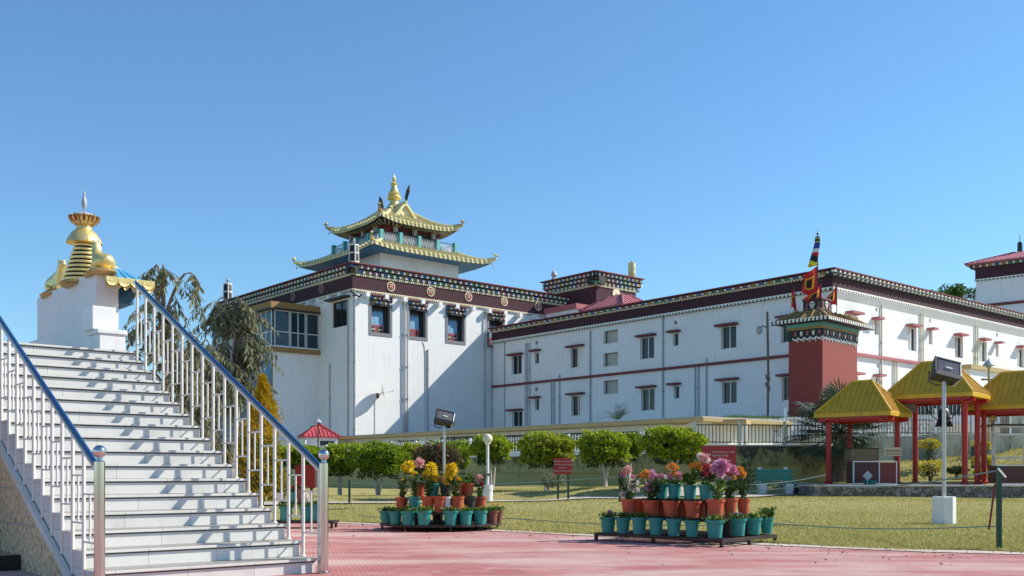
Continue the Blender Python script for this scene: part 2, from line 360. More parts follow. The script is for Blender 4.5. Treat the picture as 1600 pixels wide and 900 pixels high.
def path_y(x):
    for i in range(len(PATH) - 1):
        (x0, y0), (x1, y1) = PATH[i], PATH[i + 1]
        if x0 <= x <= x1: return y0 + (y1 - y0) * (x - x0) / (x1 - x0)
    return 99
# --- grass blades (nobody could count them)
N = 190000
gy = 11 + 27 * RNG.random(N) ** 1.6; gx = (RNG.random(N) * 1190 - 360) / F * gy * 1.0
gx = np.where(gx < -6, -6 + (gx + 6) * .3, gx)
by = np.interp(gx, [p[0] for p in BND], [p[1] for p in BND]); py = np.interp(gx, [p[0] for p in PATH], [p[1] for p in PATH])
keep = (gy > by + .02) & (np.abs(gy - py) > .6) & ~((gx > 8.9) & (gy > 29.9) & (gy < 36.4))
gx, gy = gx[keep], gy[keep]; n_ = len(gx)
D = np.stack([RNG.normal(0, .5, n_), RNG.normal(0, .5, n_), np.ones(n_)], -1)
leafcloud('grass', np.stack([gx, gy, Hn(gx, gy) - .015], -1), D, RNG.uniform(.025, .06, n_), RNG.uniform(.006, .016, n_), 'leaf_deadgrass')
# ragged tufts creeping over the concrete border
n_ = 14000; ex = RNG.uniform(-7, 10, n_); ey = np.interp(ex, [p[0] for p in BND], [p[1] for p in BND]) + .1 - np.abs(RNG.normal(0, .09, n_)) * (1 + np.sin(ex * 3.1) * .8)
D = np.stack([RNG.normal(0, .6, n_), RNG.normal(0, .6, n_), np.ones(n_)], -1)
leafcloud('border_grass', np.stack([ex, ey, np.full(n_, .01)], -1), D, RNG.uniform(.025, .07, n_), RNG.uniform(.005, .012, n_), 'leaf_deadgrass'); tag(bpy.data.objects['border_grass'], kind='stuff')
n_ = 420; ex = RNG.uniform(-4, 9, n_); ey = np.interp(ex, [p[0] for p in BND], [p[1] for p in BND]) - .1 - np.abs(RNG.normal(0, 1.4, n_)); D = np.stack([RNG.normal(0, 1, n_), RNG.normal(0, 1, n_), RNG.uniform(0, .3, n_)], -1)
leafcloud('fallen_leaves', np.stack([ex, ey, np.full(n_, .022)], -1), D, RNG.uniform(.02, .05, n_), .02, 'leaf_fallen'); tag(bpy.data.objects['fallen_leaves'], kind='stuff')
tag(bpy.data.objects['grass'], 'short yellow-green lawn grass', kind='stuff')

# ================================================================ STAIRCASE
pmat('marble', (.70, .69, .65), .5, var=.04, vscale=1.2, dirt=.4, dirtcol=(.36, .34, .3), streak=1.2)
m = MATS['marble']; n, l = m.node_tree.nodes, m.node_tree.links; b = n['Principled BSDF']
tc = n.new('ShaderNodeTexCoord').outputs['Object']
base = b.inputs['Base Color'].links[0].from_socket
vein = ramp(n, l, noise(n, l, 2.6, mapping(n, l, tc, (1.2, 1.2, 16)), 5, .6), ((.45, 0.0), (.7, .35)))
br = n.new('ShaderNodeTexBrick'); l.new(mapping(n, l, tc, (1, 1, 1), (R(90), 0, 0)), br.inputs['Vector']); br.inputs['Scale'].default_value = 1; br.inputs['Brick Width'].default_value = .62; br.inputs['Row Height'].default_value = .15; br.inputs['Mortar Size'].default_value = .0025; br.offset = .37
br.inputs['Color1'].default_value = (.92, .92, .92, 1); br.inputs['Color2'].default_value = (1, 1, 1, 1); br.inputs['Mortar'].default_value = (.45, .43, .4, 1)
scuff = ramp(n, l, noise(n, l, 7, mapping(n, l, tc, (1, 2, 2)), 8, .8), ((.56, 0.0), (.75, .45)))
l.new(mixc(n, l, 1.0, mixc(n, l, scuff, mixc(n, l, vein, base, (.62, .61, .59)), (.4, .38, .34)), br.outputs[0], 'MULTIPLY'), b.inputs['Base Color'])
pmat('nosing_shadow', (.09, .085, .075), .9)
m, n, l, b = nmat('pebbledash')
tc = n.new('ShaderNodeTexCoord').outputs['Object']
vo = n.new('ShaderNodeTexVoronoi'); vo.inputs['Scale'].default_value = 26; l.new(mapping(n, l, tc, (1, 1, .75), (.5, 0, 0)), vo.inputs['Vector'])
c = mixc(n, l, ramp(n, l, noise(n, l, 30, tc, 2), ((.35, 0.0), (.65, 1.0))), (.9, .68, .42), (.66, .46, .27))
c = mixc(n, l, ramp(n, l, vo.outputs[0], ((.5, 0.0), (.9, .7))), c, (.25, .17, .1))
l.new(c, b.inputs['Base Color']); b.inputs['Roughness'].default_value = .8
bp = n.new('ShaderNodeBump'); bp.inputs['Strength'].default_value = 1; bp.inputs['Distance'].default_value = .025; bp.invert = True; l.new(vo.outputs[0], bp.inputs['Height']); l.new(bp.outputs[0], b.inputs['Normal'])
SF = Frame(-1.861, 9.432, A0); RS, GO = .150, .297; NST = 17; XL = -2.02
st = thing('staircase', 'white marble staircase with steel railings climbing to the left', 'staircase', (SF.ox, SF.oy, 0), SF.a)
for i in range(1, NST + 1):
    y0 = (i - 1) * GO; z = i * RS; mb = MB(); yb = y0 + GO + .04 if i < NST else y0 + 5.2
    mb.box(XL, 0, y0 + .012, yb, max(0, z - .55 if i > 4 else 0), z - .0262, 'marble')
    mb.box(XL - .012, .012, y0 - .012, yb - .0, z - .026, z, 'marble')
    mb.box(XL, .0, y0 + .004, y0 + .02, z - .040, z - .0265, 'nosing_shadow')  # dark strip paints the shadow line beneath each nosing
    mb.build('step' if i < NST else 'landing', st, bevel=.004)
mb = MB()                                       # side wall under the flight
for sx, w, ye in ((XL - .03, .1, 3.35), (-.12, .1, NST * GO + 4)):
    pts = [(sx, .55, 0), (sx, ye, 0), (sx, ye, .505 * min(ye, 5.2) - .24), (sx, min(ye, 5.2), .505 * min(ye, 5.2) - .24), (sx, .55, .03)]
    mb.prism(pts, (w, 0, 0), 'pebbledash')
mb.build('side_wall', st)
mb = MB()
for k in range(1, 5):
    mb = MB(); zz = .35 * k + .1; y0 = (zz + .1) / .505
    mb.box(XL - .036, XL - .02, y0 + .55, 3.34, zz, zz + .014, 'concrete'); mb.build('groove', st)
mb = MB()
for sx in (XL - .055, .01):
    pts = [(sx, -.06, 0), (sx, .1, 0), (sx, NST * GO, 2.1), (sx, NST * GO, 2.2), (sx, -.06, .03 + .0)]
    mb.prism([(sx, .54, .0), (sx, .40, .0), (sx, 5.05, 2.36), (sx, 5.05, 2.28)], (.045, 0, 0), 'rail_white')
mb.build('stringer', st)
# railings
def railing(xs, side):
    hz = lambda y: .985 + .505 * (y + .12)
    ytop = 16 * GO + .02
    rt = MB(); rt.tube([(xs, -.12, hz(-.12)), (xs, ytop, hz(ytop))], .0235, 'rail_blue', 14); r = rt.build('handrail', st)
    q = MB(); q.tube([(xs, -.12, hz(-.12) - .045), (xs, ytop, hz(ytop) - .045)], .017, 'rail_white', 10); q.build('lower_rail', r)
    q = MB(); q.lathe([(.001, -.035), (.03, -.02), (.036, 0), (.03, .02), (.001, .035)], 'steel', 16); e = q.build('end_cap', r); e.location = (xs, ytop, hz(ytop))
    q = MB(); q.tube([(xs, -.12 - .0, 0.03), (xs, -.12, 1.045)], .043, 'steel', 28)
    q.lathe([(.06, .0), (.06, .025), (.045, .035)], 'steel', 24, xs, -.12)
    q.lathe([(.043, 1.045), (.026, 1.055), (.022, 1.075), (.028, 1.085)], 'steel', 24, xs, -.12); nw = q.build('newel_post', st)
    q = MB(); q.lathe([(.0525 * math.sin(math.pi * k / 16) + .0005, 1.128 - .0525 * math.cos(math.pi * k / 16)) for k in range(17)], 'steel', 32, xs, -.12); q.build('ball_finial', nw)
    for i in range(0, NST):
        y = (i * GO) - .02 + (.0 if i else -.012); zb = (i) * RS if side > 0 else max(0, y * .505 - .2)
        q = MB(); q.tube([(xs, y, zb), (xs, y, hz(y) - .03)], .0165, 'rail_white', 10)
        q.lathe([(.03, zb), (.03, zb + .008), (.018, zb + .014)], 'rail_white', 12, xs, y)
        bl = q.build('baluster', st)
        if i < NST - 1:
            zu = hz(y) - .25; zl = hz(y) - .65; y2 = y + GO
            q = MB(); q.tube([(xs, y, zu), (xs, y2, zu)], .009, 'rail_white', 8); q.tube([(xs, y, zl), (xs, y2, zl)], .009, 'rail_white', 8)
            q.tube([(xs, (y + y2) / 2, zl), (xs, (y + y2) / 2, zu)], .009, 'rail_white', 8)
            q.build('cross_bar', bl)
railing(.02, 1); railing(XL - .005, -1)
mb = MB()
mb.box(-.34, .0, 5.1, 5.5, 2.552, 2.80, 'white_paint'); mb.box(-.37, .02, 5.08, 5.52, 2.80, 2.86, 'white_paint')
mb.box(-.40, -.09, 5.2, 5.6, 2.86, 3.17, 'white_paint')
tag(mb.build('pedestal', bevel=.008), 'stepped white pedestal at the head of the marble stairs', 'pedestal'); o = bpy.data.objects['pedestal']; o.location = (SF.ox, SF.oy, 0); o.rotation_euler = (0, 0, SF.a)
# ================================================================ GOLDEN SHRINE AT THE STAIR HEAD
sh = thing('shrine', 'white walled shrine with blue and cream roof and scalloped golden eaves', 'shrine', (SF.ox, SF.oy, 0), SF.a)
X0, Y0, ZT = .25, 7.1, 4.03
mb = MB(); mb.box(X0, X0 + .34, Y0, Y0 + 3.1, 0, ZT - .02, 'white_paint')
mb.box(X0 - .03, X0 + .37, Y0 + .1, Y0 + 3.5, 0, ZT - .75, 'white_paint'); mb.build('wall', sh, bevel=.01)
def hip(mb, ex0, ex1, ey0, ey1, ze, tx0, tx1, ty0, ty1, zt, mat, n=8, pw=1.5, under=None):
    R_ = []
    for k in range(n + 1):
        t = k / n; z = ze + (zt - ze) * t ** pw
        R_.append([(ex0 + (tx0 - ex0) * t, ey0 + (ty0 - ey0) * t, z), (ex1 + (tx1 - ex1) * t, ey0 + (ty0 - ey0) * t, z), (ex1 + (tx1 - ex1) * t, ey1 + (ty1 - ey1) * t, z), (ex0 + (tx0 - ex0) * t, ey1 + (ty1 - ey1) * t, z)])
    for k in range(n):
        for j in range(4): mb.quad(R_[k][j], R_[k][(j + 1) % 4], R_[k + 1][(j + 1) % 4], R_[k + 1][j], mat)
    mb.quad(*R_[n], mat)
    if under: mb.quad(*R_[0], under)
mb = MB(); hip(mb, X0 + .14, .9, Y0 - .5, Y0 + 3.6, 3.82, X0 + .3, .6, Y0 + .12, Y0 + 2.6, 4.14, 'cream_rib', 8, 1.2, 'teal_soffit')
rf = mb.build('roof', sh)
mb = MB()                                       # blue panels between the cream ribs of the front slope
for i in range(3):
    a0 = .06 + i * .32; a1 = a0 + .24
    def P(s, t): 
        ex = X0 + .14 + (.9 - X0 - .14) * s; tx = X0 + .3 + (.6 - X0 - .3) * s
        return (ex + (tx - ex) * t, Y0 - .5 + .62 * t - .006, 3.82 + .32 * t ** 1.2 + .014)
    for k in range(4):
        t0, t1 = .16 + k * .17, .16 + (k + 1) * .17; mb.quad(P(a0, t0), P(a1, t0), P(a1, t1), P(a0, t1), 'shrine_blue')
mb.build('blue_panel', rf)
mb = MB()                                       # scalloped valance
def valance(mb, p0, p1, depth, w, mat, th=.012, out=(0, -1, 0)):
    p0, p1 = Vector(p0), Vector(p1); L = (p1 - p0).length; n = max(1, int(L / w)); o = Vector(out) * th
    for i in range(n):
        a, c = p0.lerp(p1, i / n), p0.lerp(p1, (i + 1) / n); pts = []
        for k in range(9):
            t = k / 8; q = a.lerp(c, t); pts.append(q + Vector((0, 0, -depth * (.62 + .38 * math.sin(math.pi * t)) + .015 * math.sin(t * 25))) + o * math.sin(t * 12) * .8)
        mb.prism([a, *pts, c], o, mat)
valance(mb, (X0 - .02, Y0 - .53, 3.85), (.94, Y0 - .53, 3.85), .13, .15, 'gold')
valance(mb, (.94, Y0 - .52, 3.85), (.94, Y0 + 3.6, 3.85), .13, .15, 'gold', out=(1, 0, 0))
valance(mb, (X0 - .02, Y0 - .50, 3.83), (.94, Y0 - .50, 3.83), .16, .11, 'gold_dark')
mb.build('valance', sh)
mb = MB(); mb.box(.52, .86, Y0 + .12, Y0 + 3.4, 3.58, 3.8, 'teal_soffit'); mb.box(X0 + .341, .52, Y0 + .3, Y0 + 3.1, 3.5, 3.8, 'teal_soffit')
for k in range(22): mb.box(.53, .59, Y0 + .14 + k * .15, Y0 + .2 + k * .15, 3.53, 3.578, 'block_white')
mb.build('eave_beam', sh)
def shrine_z(v, y): return SF and HC + (HV - v) / F * (SF.wor(X0, y)[1])
# spire
sy = Y0 + 1.12; sx = X0 + .18; sp = thing('golden_spire', 'golden ringed spire with lotus crown between two golden deer on the shrine roof', 'spire', (*SF.wor(sx, sy), ZT), SF.a)
mb = MB(); prof = []
for k in range(9):
    z = -.02 + k * .071; r = .335 - k * .022
    prof += [(r - .06, z), (r - .005, z + .004), (r, z + .02), (r - .005, z + .04), (r - .06, z + .046)]
mb.lathe(prof, 'gold', 28); mb.lathe([(r, z) for r, z in ((.294, -.03), (.12, .57), (.1, .62))], 'black_paint', 20)
mb.lathe([(.34, -.1), (.38, -.06), (.34, -.02)], 'gold_dark', 24); mb.build('rings', sp)
mb = MB(); mb.lathe([(.262, .60), (.275, .61), (.25, .67), (.19, .77), (.12, .83), (.115, .87), (.13, .88)], 'gold', 28, scallop=(.015, 14)); mb.build('bell_canopy', sp)
mb = MB(); mb.lathe([(.12, .87), (.125, .90), (.19, .99), (.235, 1.03)], 'gold_dark', 32, scallop=(.05, 8))
for k in range(10):
    a = 2 * math.pi * k / 10; ca, sa = math.cos(a), math.sin(a); pt = lambda r, z, w: (r * ca - w * sa, r * sa + w * ca, z)
    mb.add([pt(.15, .9, -.035), pt(.15, .9, .035), pt(.225, .98, .06), pt(.25, 1.06, 0), pt(.225, .98, -.06)], [(0, 1, 2, 3, 4)], 'gold')
    mb.add([pt(.19, .93, -.012), pt(.19, .93, .012), pt(.236, 1.0, .022), pt(.246, 1.025, 0), pt(.236, 1.0, -.022)], [(0, 1, 2, 3, 4)], 'orange_red')
mb.build('lotus_crown', sp)
mb = MB(); mb.lathe([(.2, 1.0), (.17, 1.06), (.08, 1.1), (.02, 1.115)], 'pipe_grey', 24)
mb.lathe([(.012, 1.11), (.012, 1.16), (.035, 1.2), (.042, 1.26), (.03, 1.33), (.012, 1.37), (.02, 1.4), (.012, 1.43), (.002, 1.46)], 'pipe_grey', 14); mb.build('finial', sp)
def deer(name, x, y, heading, label):
    d = thing(name, label, 'deer statue', (*SF.wor(x, y), ZT), SF.a + heading, 'golden deer on the shrine roof')
    pts = [(0, 0, .2), (.17, 0, .19), (.34, 0, .2), (.40, 0, .31), (.41, 0, .43), (.48, 0, .46), (.55, 0, .43), (-.1, 0, .17), (.08, .1, .1), (.2, .13, .05), (.02, .12, .03), (.08, -.1, .1), (.2, -.13, .05), (.02, -.12, .03), (.36, .07, .08), (.24, .09, .03), (.36, -.07, .08), (.24, -.09, .03), (.40, .05, .54), (.40, -.05, .54)]
    ed = [(0, 1), (1, 2), (2, 3), (3, 4), (4, 5), (5, 6), (0, 7), (0, 8), (8, 9), (9, 10), (0, 11), (11, 12), (12, 13), (2, 14), (14, 15), (2, 16), (16, 17), (4, 18), (4, 19)]
    rd = [.15, .13, .12, .075, .055, .05, .028, .06, .09, .05, .028, .09, .05, .028, .05, .025, .05, .025, .016, .016]
    mesh_skin('body', pts, ed, rd, 'gold', d)
    q = MB(); q.lathe([(.02, -.09), (.3, -.08), (.33, -.04), (.27, .0), (.22, .03)], 'gold_dark', 28); o = q.build('lotus_base', d); o.scale = (1.15, .8, 1); o.location = (.14, 0, .0)
deer('golden_deer', X0 + .15, Y0 + .02, R(90), 'near golden deer resting on a lotus base at the right corner of the shrine roof')
deer('golden_deer', X0 + .16, Y0 + 2.65, R(-90), 'far golden deer at the left end of the shrine roof, behind the spire')
# dark plinth and neighbouring wall at the far left
mb = MB(); p = SF
mb.box(-3.4, XL - .0, 2.1, 3.4, 0, .16, 'granite'); o = mb.build('plinth', bevel=.006); o.location = (SF.ox, SF.oy, 0); o.rotation_euler = (0, 0, SF.a)
tag(o, 'low black polished granite plinth at the foot of the pebbled stair wall', 'plinth')
mb = MB(); mb.box(-3.3, XL - .01, 3.42, 3.7, .16, .62, 'marble'); mb.box(-3.3, XL - .01, 3.5, 3.6, .62, 1.9, 'glass_dark'); mb.box(-3.3, XL - .01, 3.42, 3.7, 1.72, 1.9, 'dark_brown'); mb.box(-2.14, -2.08, 3.44, 3.66, .62, 1.72, 'rail_white'); mb.box(-3.3, XL - .01, 3.42, 3.7, 1.9, 2.2, 'border_concrete')
o = mb.build('booth'); o.location = (SF.ox, SF.oy, 0); o.rotation_euler = (0, 0, SF.a); tag(o, 'low marble and glass booth front beside the pebbled stair wall', 'booth')
# ================================================================ BUILDING HELPERS
def facade(mb, mp, s0, s1, z0, z1, ops, depth, mat, reveal=None):
    """wall sheet with real openings (a0,a1,b0,b1) and reveals going in by depth"""
    S = sorted({s0, s1, *[o[0] for o in ops], *[o[1] for o in ops]}); Z = sorted({z0, z1, *[o[2] for o in ops], *[o[3] for o in ops]})
    for i in range(len(S) - 1):
        for j in range(len(Z) - 1):
            cx, cz = (S[i] + S[i + 1]) / 2, (Z[j] + Z[j + 1]) / 2
            if any(o[0] < cx < o[1] and o[2] < cz < o[3] for o in ops): continue
            mb.quad(mp(S[i], Z[j], 0), mp(S[i + 1], Z[j], 0), mp(S[i + 1], Z[j + 1], 0), mp(S[i], Z[j + 1], 0), mat)
    for a0, a1, b0, b1 in ops:
        r = reveal or mat
        mb.quad(mp(a0, b0, 0), mp(a0, b1, 0), mp(a0, b1, depth), mp(a0, b0, depth), r); mb.quad(mp(a1, b0, 0), mp(a1, b1, 0), mp(a1, b1, depth), mp(a1, b0, depth), r)
        mb.quad(mp(a0, b0, 0), mp(a1, b0, 0), mp(a1, b0, depth), mp(a0, b0, depth), r); mb.quad(mp(a0, b1, 0), mp(a1, b1, 0), mp(a1, b1, depth), mp(a0, b1, depth), r)
BC = ['block_blue', 'block_red', 'block_green', 'block_ochre', 'block_blue', 'block_ochre', 'block_red', 'block_green']
def cornice(mb, mp, s0, s1, zt, rows=2, rh=.29, p=.46, out0=.12, dout=.12, back=.25, inset=True):
    """rows of projecting painted joist ends with white tips, then a cream dentil line"""
    mb.mbox(mp, s0, s1, zt, zt + .07, -(out0 + dout * rows + .07), back, 'maroon_paint')
    for r in range(rows):
        z1 = zt - r * rh; z0 = z1 - rh; o = out0 + dout * (rows - r - 1)
        mb.mbox(mp, s0, s1, z0, z1, -(o - .07), back, 'black_paint')
        k = 0; s = s0 + (p / 2 if r % 2 else 0) + .02
        while s + p * .95 <= s1 + .1:
            mb.mbox(mp, s, s + p * .62, z0 + .04, z1 - .03, -(o + .02), -(o - .1), BC[(k * 3 + r * 5) % 8])
            mb.mbox(mp, s + p * .66, s + p * .93, z0 + .05, z1 - .07, -(o + .08), -(o - .1), 'block_white')
            s += p; k += 1
def dentils(mb, mp, s0, s1, zt, h=.13, p=.16, out=.1, mat='dentil_cream'):
    mb.mbox(mp, s0, s1, zt - h * .4, zt, -out, .0, mat)
    mb.mbox(mp, s0, s1, zt - h, zt - h * .4, -(out - .05), .0, 'black_paint')
    s = s0 + .02
    while s + p * .5 < s1:
        mb.mbox(mp, s, s + p * .5, zt - h, zt - h * .4, -(out - .0), -(out - .06), mat); s += p
def window(par, mp, a0, a1, z0, z1, d, panes=2, frame='aluminium', gl='glass_dark', fw=.05, name='window', mid=None, curtain=None, interior=True):
    mb = MB()
    for q in (a0, a1 - fw): mb.mbox(mp, q, q + fw, z0, z1, d - .07, d - .01, frame)
    for q in (z0, z1 - fw): mb.mbox(mp, a0, a1, q, q + fw, d - .065, d - .012, frame)
    for k in range(1, panes): s = a0 + (a1 - a0) * k / panes; mb.mbox(mp, s - fw * .55, s + fw * .55, z0, z1, d - .075, d - .008, frame)
    if mid: mb.mbox(mp, a0, a1, mid - fw / 2, mid + fw / 2, d - .06, d - .01, frame)
    w = mb.build(name, par); mb = MB()
    mb.mbox(mp, a0 + fw * .8, a1 - fw * .8, z0 + fw * .8, z1 - fw * .8, d - .03, d - .02, gl); mb.build('pane', w)
    if curtain:
        mb = MB(); c0, c1 = curtain; n_ = 10
        for i in range(n_):
            s0_ = a0 + fw + (a1 - a0 - 2 * fw) * (c0 + (c1 - c0) * i / n_); s1_ = a0 + fw + (a1 - a0 - 2 * fw) * (c0 + (c1 - c0) * (i + 1) / n_); e = .012 if i % 2 else 0
            mb.quad(mp(s0_, z0 + fw, d - .045 + e), mp(s1_, z0 + fw, d - .045 + .012 - e), mp(s1_, z1 - fw, d - .045 + .012 - e), mp(s0_, z1 - fw, d - .045 + e), 'block_white')
        mb.build('curtain', w)
    return w
def hood(par, mp, a0, a1, z, out=.42, mat='maroon_paint'):
    mb = MB(); mb.mbox(mp, a0, a1, z - .07, z + .02, -out, .05, mat); mb.mbox(mp, a0 + .03, a1 - .03, z + .02, z + .045, -out + .02, .05, 'dark_brown'); return mb.build('window_hood', par)
def pipe(par, mp, s, z0, z1, r=.04, mat='pipe_grey', off=.06, name='downpipe'):
    mb = MB(); mb.tube([mp(s, z0, -off), mp(s, z1, -off)], r, mat, 8)
    z = z0 + .6
    while z < z1: mb.tube([mp(s, z, -off), mp(s, z + .12, -off)], r * 1.35, mat, 8); mb.mbox(mp, s - r * 1.8, s + r * 1.8, z + .02, z + .06, -off, .01, mat); z += 2.1
    return mb.build(name, par)
def disc(mb, c, r, ax, n, mat, th=.03):
    """disc in the plane spanned by ax[0], ax[1], thickness along n"""
    c = Vector(c); a, b2, n = Vector(ax[0]), Vector(ax[1]), Vector(n)
    pts = [c + a * r * math.cos(2 * math.pi * k / 28) + b2 * r * math.sin(2 * math.pi * k / 28) for k in range(28)]
    mb.prism(pts, n * th, mat)
# ================================================================ HALL (left block with the pagoda roof)
AF = Frame(-10.02, 62.6, A0)
hall = thing('monastery_hall', 'tall white monastery block with maroon band, gold medallions and painted block cornice', 'building', (AF.ox, AF.oy, 0), AF.a)
mA = lambda s, z, d: (s, d, z); mL = lambda s, z, d: (d, s, z)
LA, LL, ZA = 19.0, 19.2, 14.15
wins = []
for (u0, u1, v0, v1) in ((577.6, 611.6, 479, 522), (637.6, 667, 488, 530), (697, 726.5, 496, 536), (762, 788, 504, 543)):
    s0, z1 = AF.onY(u0, v0); s1, _ = AF.onY(u1, v0); _, z0 = AF.onY((u0 + u1) / 2, v1); wins.append((s0 + .12, s1 - .12, 9.98, 11.75))
mb = MB(); facade(mb, mA, 0, LA, 0, 12.5, wins, .38, 'white_wall', 'frame_grey')
yb0, yb1 = 4.2, 14.5
lw0, lz1 = AF.onX(544, 478); lw1, _ = AF.onX(519.5, 478); lw = (lw0, lw1, 10.35, 12.0)
facade(mb, mL, 0, LL, 0, 12.5, [lw], .25, 'white_wall')
mb.quad((0, LL, 0), (LA, LL, 0), (LA, LL, 12.5), (0, LL, 12.5), 'white_wall'); mb.quad((LA, 0, 0), (LA, LL, 0), (LA, LL, 12.5), (LA, 0, 12.5), 'white_wall')
mb.box(0.02, LA, 0.02, LL, 13.2, 13.3, 'concrete'); mb.build('wall', hall)
mb = MB(); mb.mbox(mA, -.04, LA, 12.56, 13.42, -.05, .3, 'maroon'); mb.mbox(mL, -.038, LL, 12.56, 13.42, -.048, .3, 'maroon'); mb.build('maroon_band', hall)
mb = MB()
dentils(mb, mA, -.12, LA, 13.55, .13); dentils(mb, mL, -.12, LL, 13.55, .13); dentils(mb, mA, -.1, LA, 12.58, .14); dentils(mb, mL, -.1, LL, 12.58, .14); mb.build('dentil_course', hall)
mb = MB(); cornice(mb, mA, -.34, LA, 14.11, 2, .28); cornice(mb, mL, -.34, LL + .3, 14.108, 2, .28); mb.build('block_cornice', hall)
s = .75
while s < LA - .3: mb = MB(); mb.mbox(mA, s, s + .28, 12.14, 12.43, -.42, .02, 'white_paint'); mb.build('bracket', hall); s += 1.42
s = 1.0
while s < LL: mb = MB(); mb.mbox(mL, s, s + .25, 12.16, 12.42, -.35, .02, 'white_paint'); mb.build('bracket', hall); s += 1.35
GL = ['म', 'णि', 'प', 'द्मे', 'हूँ']
for (u, v), g in zip(((610, 448), (672, 456), (731, 464), (787, 471.5), (840, 479)), GL):
    s, z = AF.onY(u, v); mb = MB(); disc(mb, (s, -.055, z), .315, ((1, 0, 0), (0, 0, 1)), (0, -1, 0), 'dentil_cream', .035); disc(mb, (s, -.092, z), .25, ((1, 0, 0), (0, 0, 1)), (0, -1, 0), 'orange_red', .012)
    md = mb.build('medallion', hall); text('letter', g, .42, 'dentil_cream', (s, -.108, z - .0), (R(90), 0, 0), md, .01)
for (u, v) in ((503.5, 451), (459.5, 463.5)):
    y, z = AF.onX(u, v); mb = MB(); disc(mb, (-.055, y, z), .31, ((0, 1, 0), (0, 0, 1)), (-1, 0, 0), 'frame_grey', .035); disc(mb, (-.092, y, z), .24, ((0, 1, 0), (0, 0, 1)), (-1, 0, 0), 'maroon_paint', .012); mb.build('medallion', hall)
for i, (a0, a1, z0, z1) in enumerate(wins):
    mb = MB(); t = .17
    for b in ((a0 - t, a0, z0 - .2, z1 + .3), (a1, a1 + t, z0 - .2, z1 + .3), (a0, a1, z0 - .2, z0)): mb.mbox(mA, *b, -.035, .0, 'frame_grey')
    w = mb.build('window', hall)
    mb = MB(); cornice(mb, mA, a0 - .12, a1 + .16, 12.27, 2, .24, .34, .06, .1, .0); mb.mbox(mA, a0 - .1, a1 + .1, 11.7, 11.82, -.08, .3, 'black_paint'); mb.build('window_cornice', w)
    mb = MB(); d = .34; zc = z0 + .52
    mb.mbox(mA, a0, a1, z0, z1, d, d + .03, 'dark_brown')
    mb.mbox(mA, a0 + .06, a1 - .3, zc, z1 - .28, d - .03, d, 'glass_blue')
    for k in range(6):
        s_ = a0 + .08 + (a1 - a0 - .4) * k / 6; mb.mbox(mA, s_, s_ + (a1 - a0 - .4) / 6 * .96, zc + .03, z1 - .34 - (.09 if k % 2 else .02), d - .045 + .008 * (k % 2), d - .03, 'curtain')
    mb.mbox(mA, a0 + .02, a1 - .26, zc - .05, zc + .02, d - .07, d, 'rose_paint')
    for k in range(2):
        q0 = a0 + .04 + k * (a1 - a0 - .3) / 2; q1 = q0 + (a1 - a0 - .3) / 2 - .04
        mb.mbox(mA, q0, q1, z0 + .03, zc - .06, d - .05, d, 'rose_paint'); mb.mbox(mA, q0 + .07, q1 - .07, z0 + .1, zc - .12, d - .062, d - .045, 'red_dark' if i in (1, 3) else 'black_paint')
        if i in (0, 2):
            for a in (.3, .55, .75): mb.mbox(mA, q0 + (q1 - q0) * a - .02, q0 + (q1 - q0) * a + .03, z0 + .17 + a * .08, z0 + .24 + a * .12, d - .07, d - .06, 'dentil_cream')
            mb.mbox(mA, q0 + .13, q1 - .13, z0 + .2, z0 + .225, d - .07, d - .06, 'dentil_cream')
    mb.mbox(mA, a1 - .28, a1, z0, z1, d - .1, d, 'black_paint')
    mb.build('sash', w)
window(hall, mL, *lw[:2], lw[2], lw[3], .16, 2, 'dark_brown', 'glass_dark', .07)
hood(hall, mL, lw[0] - .3, lw[1] + .35, lw[3] + .15, .45, 'dark_brown')
for u, v0, r in ((630.5, 455, .055), (635.5, 455, .05), (757, 462, .05)):
    s, z = AF.onY(u, v0); pipe(hall, mA, s, 1, 12.2, r, 'pipe_grey', .09)
s, z = AF.onY(668, 546); pipe(hall, mA, s, 1, z, .05); s, z = AF.onY(547, 500); pipe(hall, mA, .12, 1, 12.2, .05)
for u, v in ((544.5, 470), (516, 571)):
    y, z = AF.onX(u, v); pipe(hall, mL, y, 1, z, .045)
mb = MB(); s, z = AF.onY(660, 534); mb.tube([(s, -.02, z), (s + .15, -.02, z - .3), (s + .2, -.02, z - 1), (s + .22, -.02, 1)], .018, 'pipe_grey', 6); s, z = AF.onY(585.5, 625); mb.tube([(s, -.02, z), (s, -.02, 1)], .016, 'pipe_grey', 6); mb.build('cable', hall)
# glazed bay on the shaded side, mural below
bx = -3.35; by0, by1 = 4.2, 13.6
_, zt = AF.onX(427, 478, bx); ZB1 = HC + (HV - 483) / F * 63.6; ZB0 = HC + (HV - 541) / F * 63.6
bay = MB(); bay.box(bx, 0, by0, by1, 0, ZB0 - .3, 'white_wall'); bay.box(bx - .25, 0, by0 - .2, by1 + .2, ZB0 - .32, ZB0 - .02, 'ochre'); bay.box(bx - .28, .0, by0 - .23, by1 + .2, ZB0 - .02, ZB0 + .04, 'aluminium')
bay.box(bx - .2, 0, by0 - .15, by1 + .2, ZB1 + .05, ZB1 + .5, 'ochre'); bay.box(bx - .28, .0, by0 - .23, by1 + .2, ZB1 + .0, ZB1 + .1, 'dark_brown'); bay.box(bx + .05, 0, by0 + .06, by1 - .05, ZB0 + .04, ZB1, 'glass_dark')
bo = bay.build('bay', hall)
bm_ = lambda s, z, d: (s, by0 + d, z); bl_ = lambda s, z, d: (bx + d, s, z)
zm = ZB0 + (ZB1 - ZB0) * .42
for a, b, pn in ((bx + .12, bx + 1.2, 1), (bx + 1.25, bx + 2.35, 2), (bx + 2.4, -.04, 1)): window(bo, bm_, a, b, ZB0 + .05, ZB1, .06, pn, 'aluminium', 'glass_blue', .06, 'bay_window', zm)
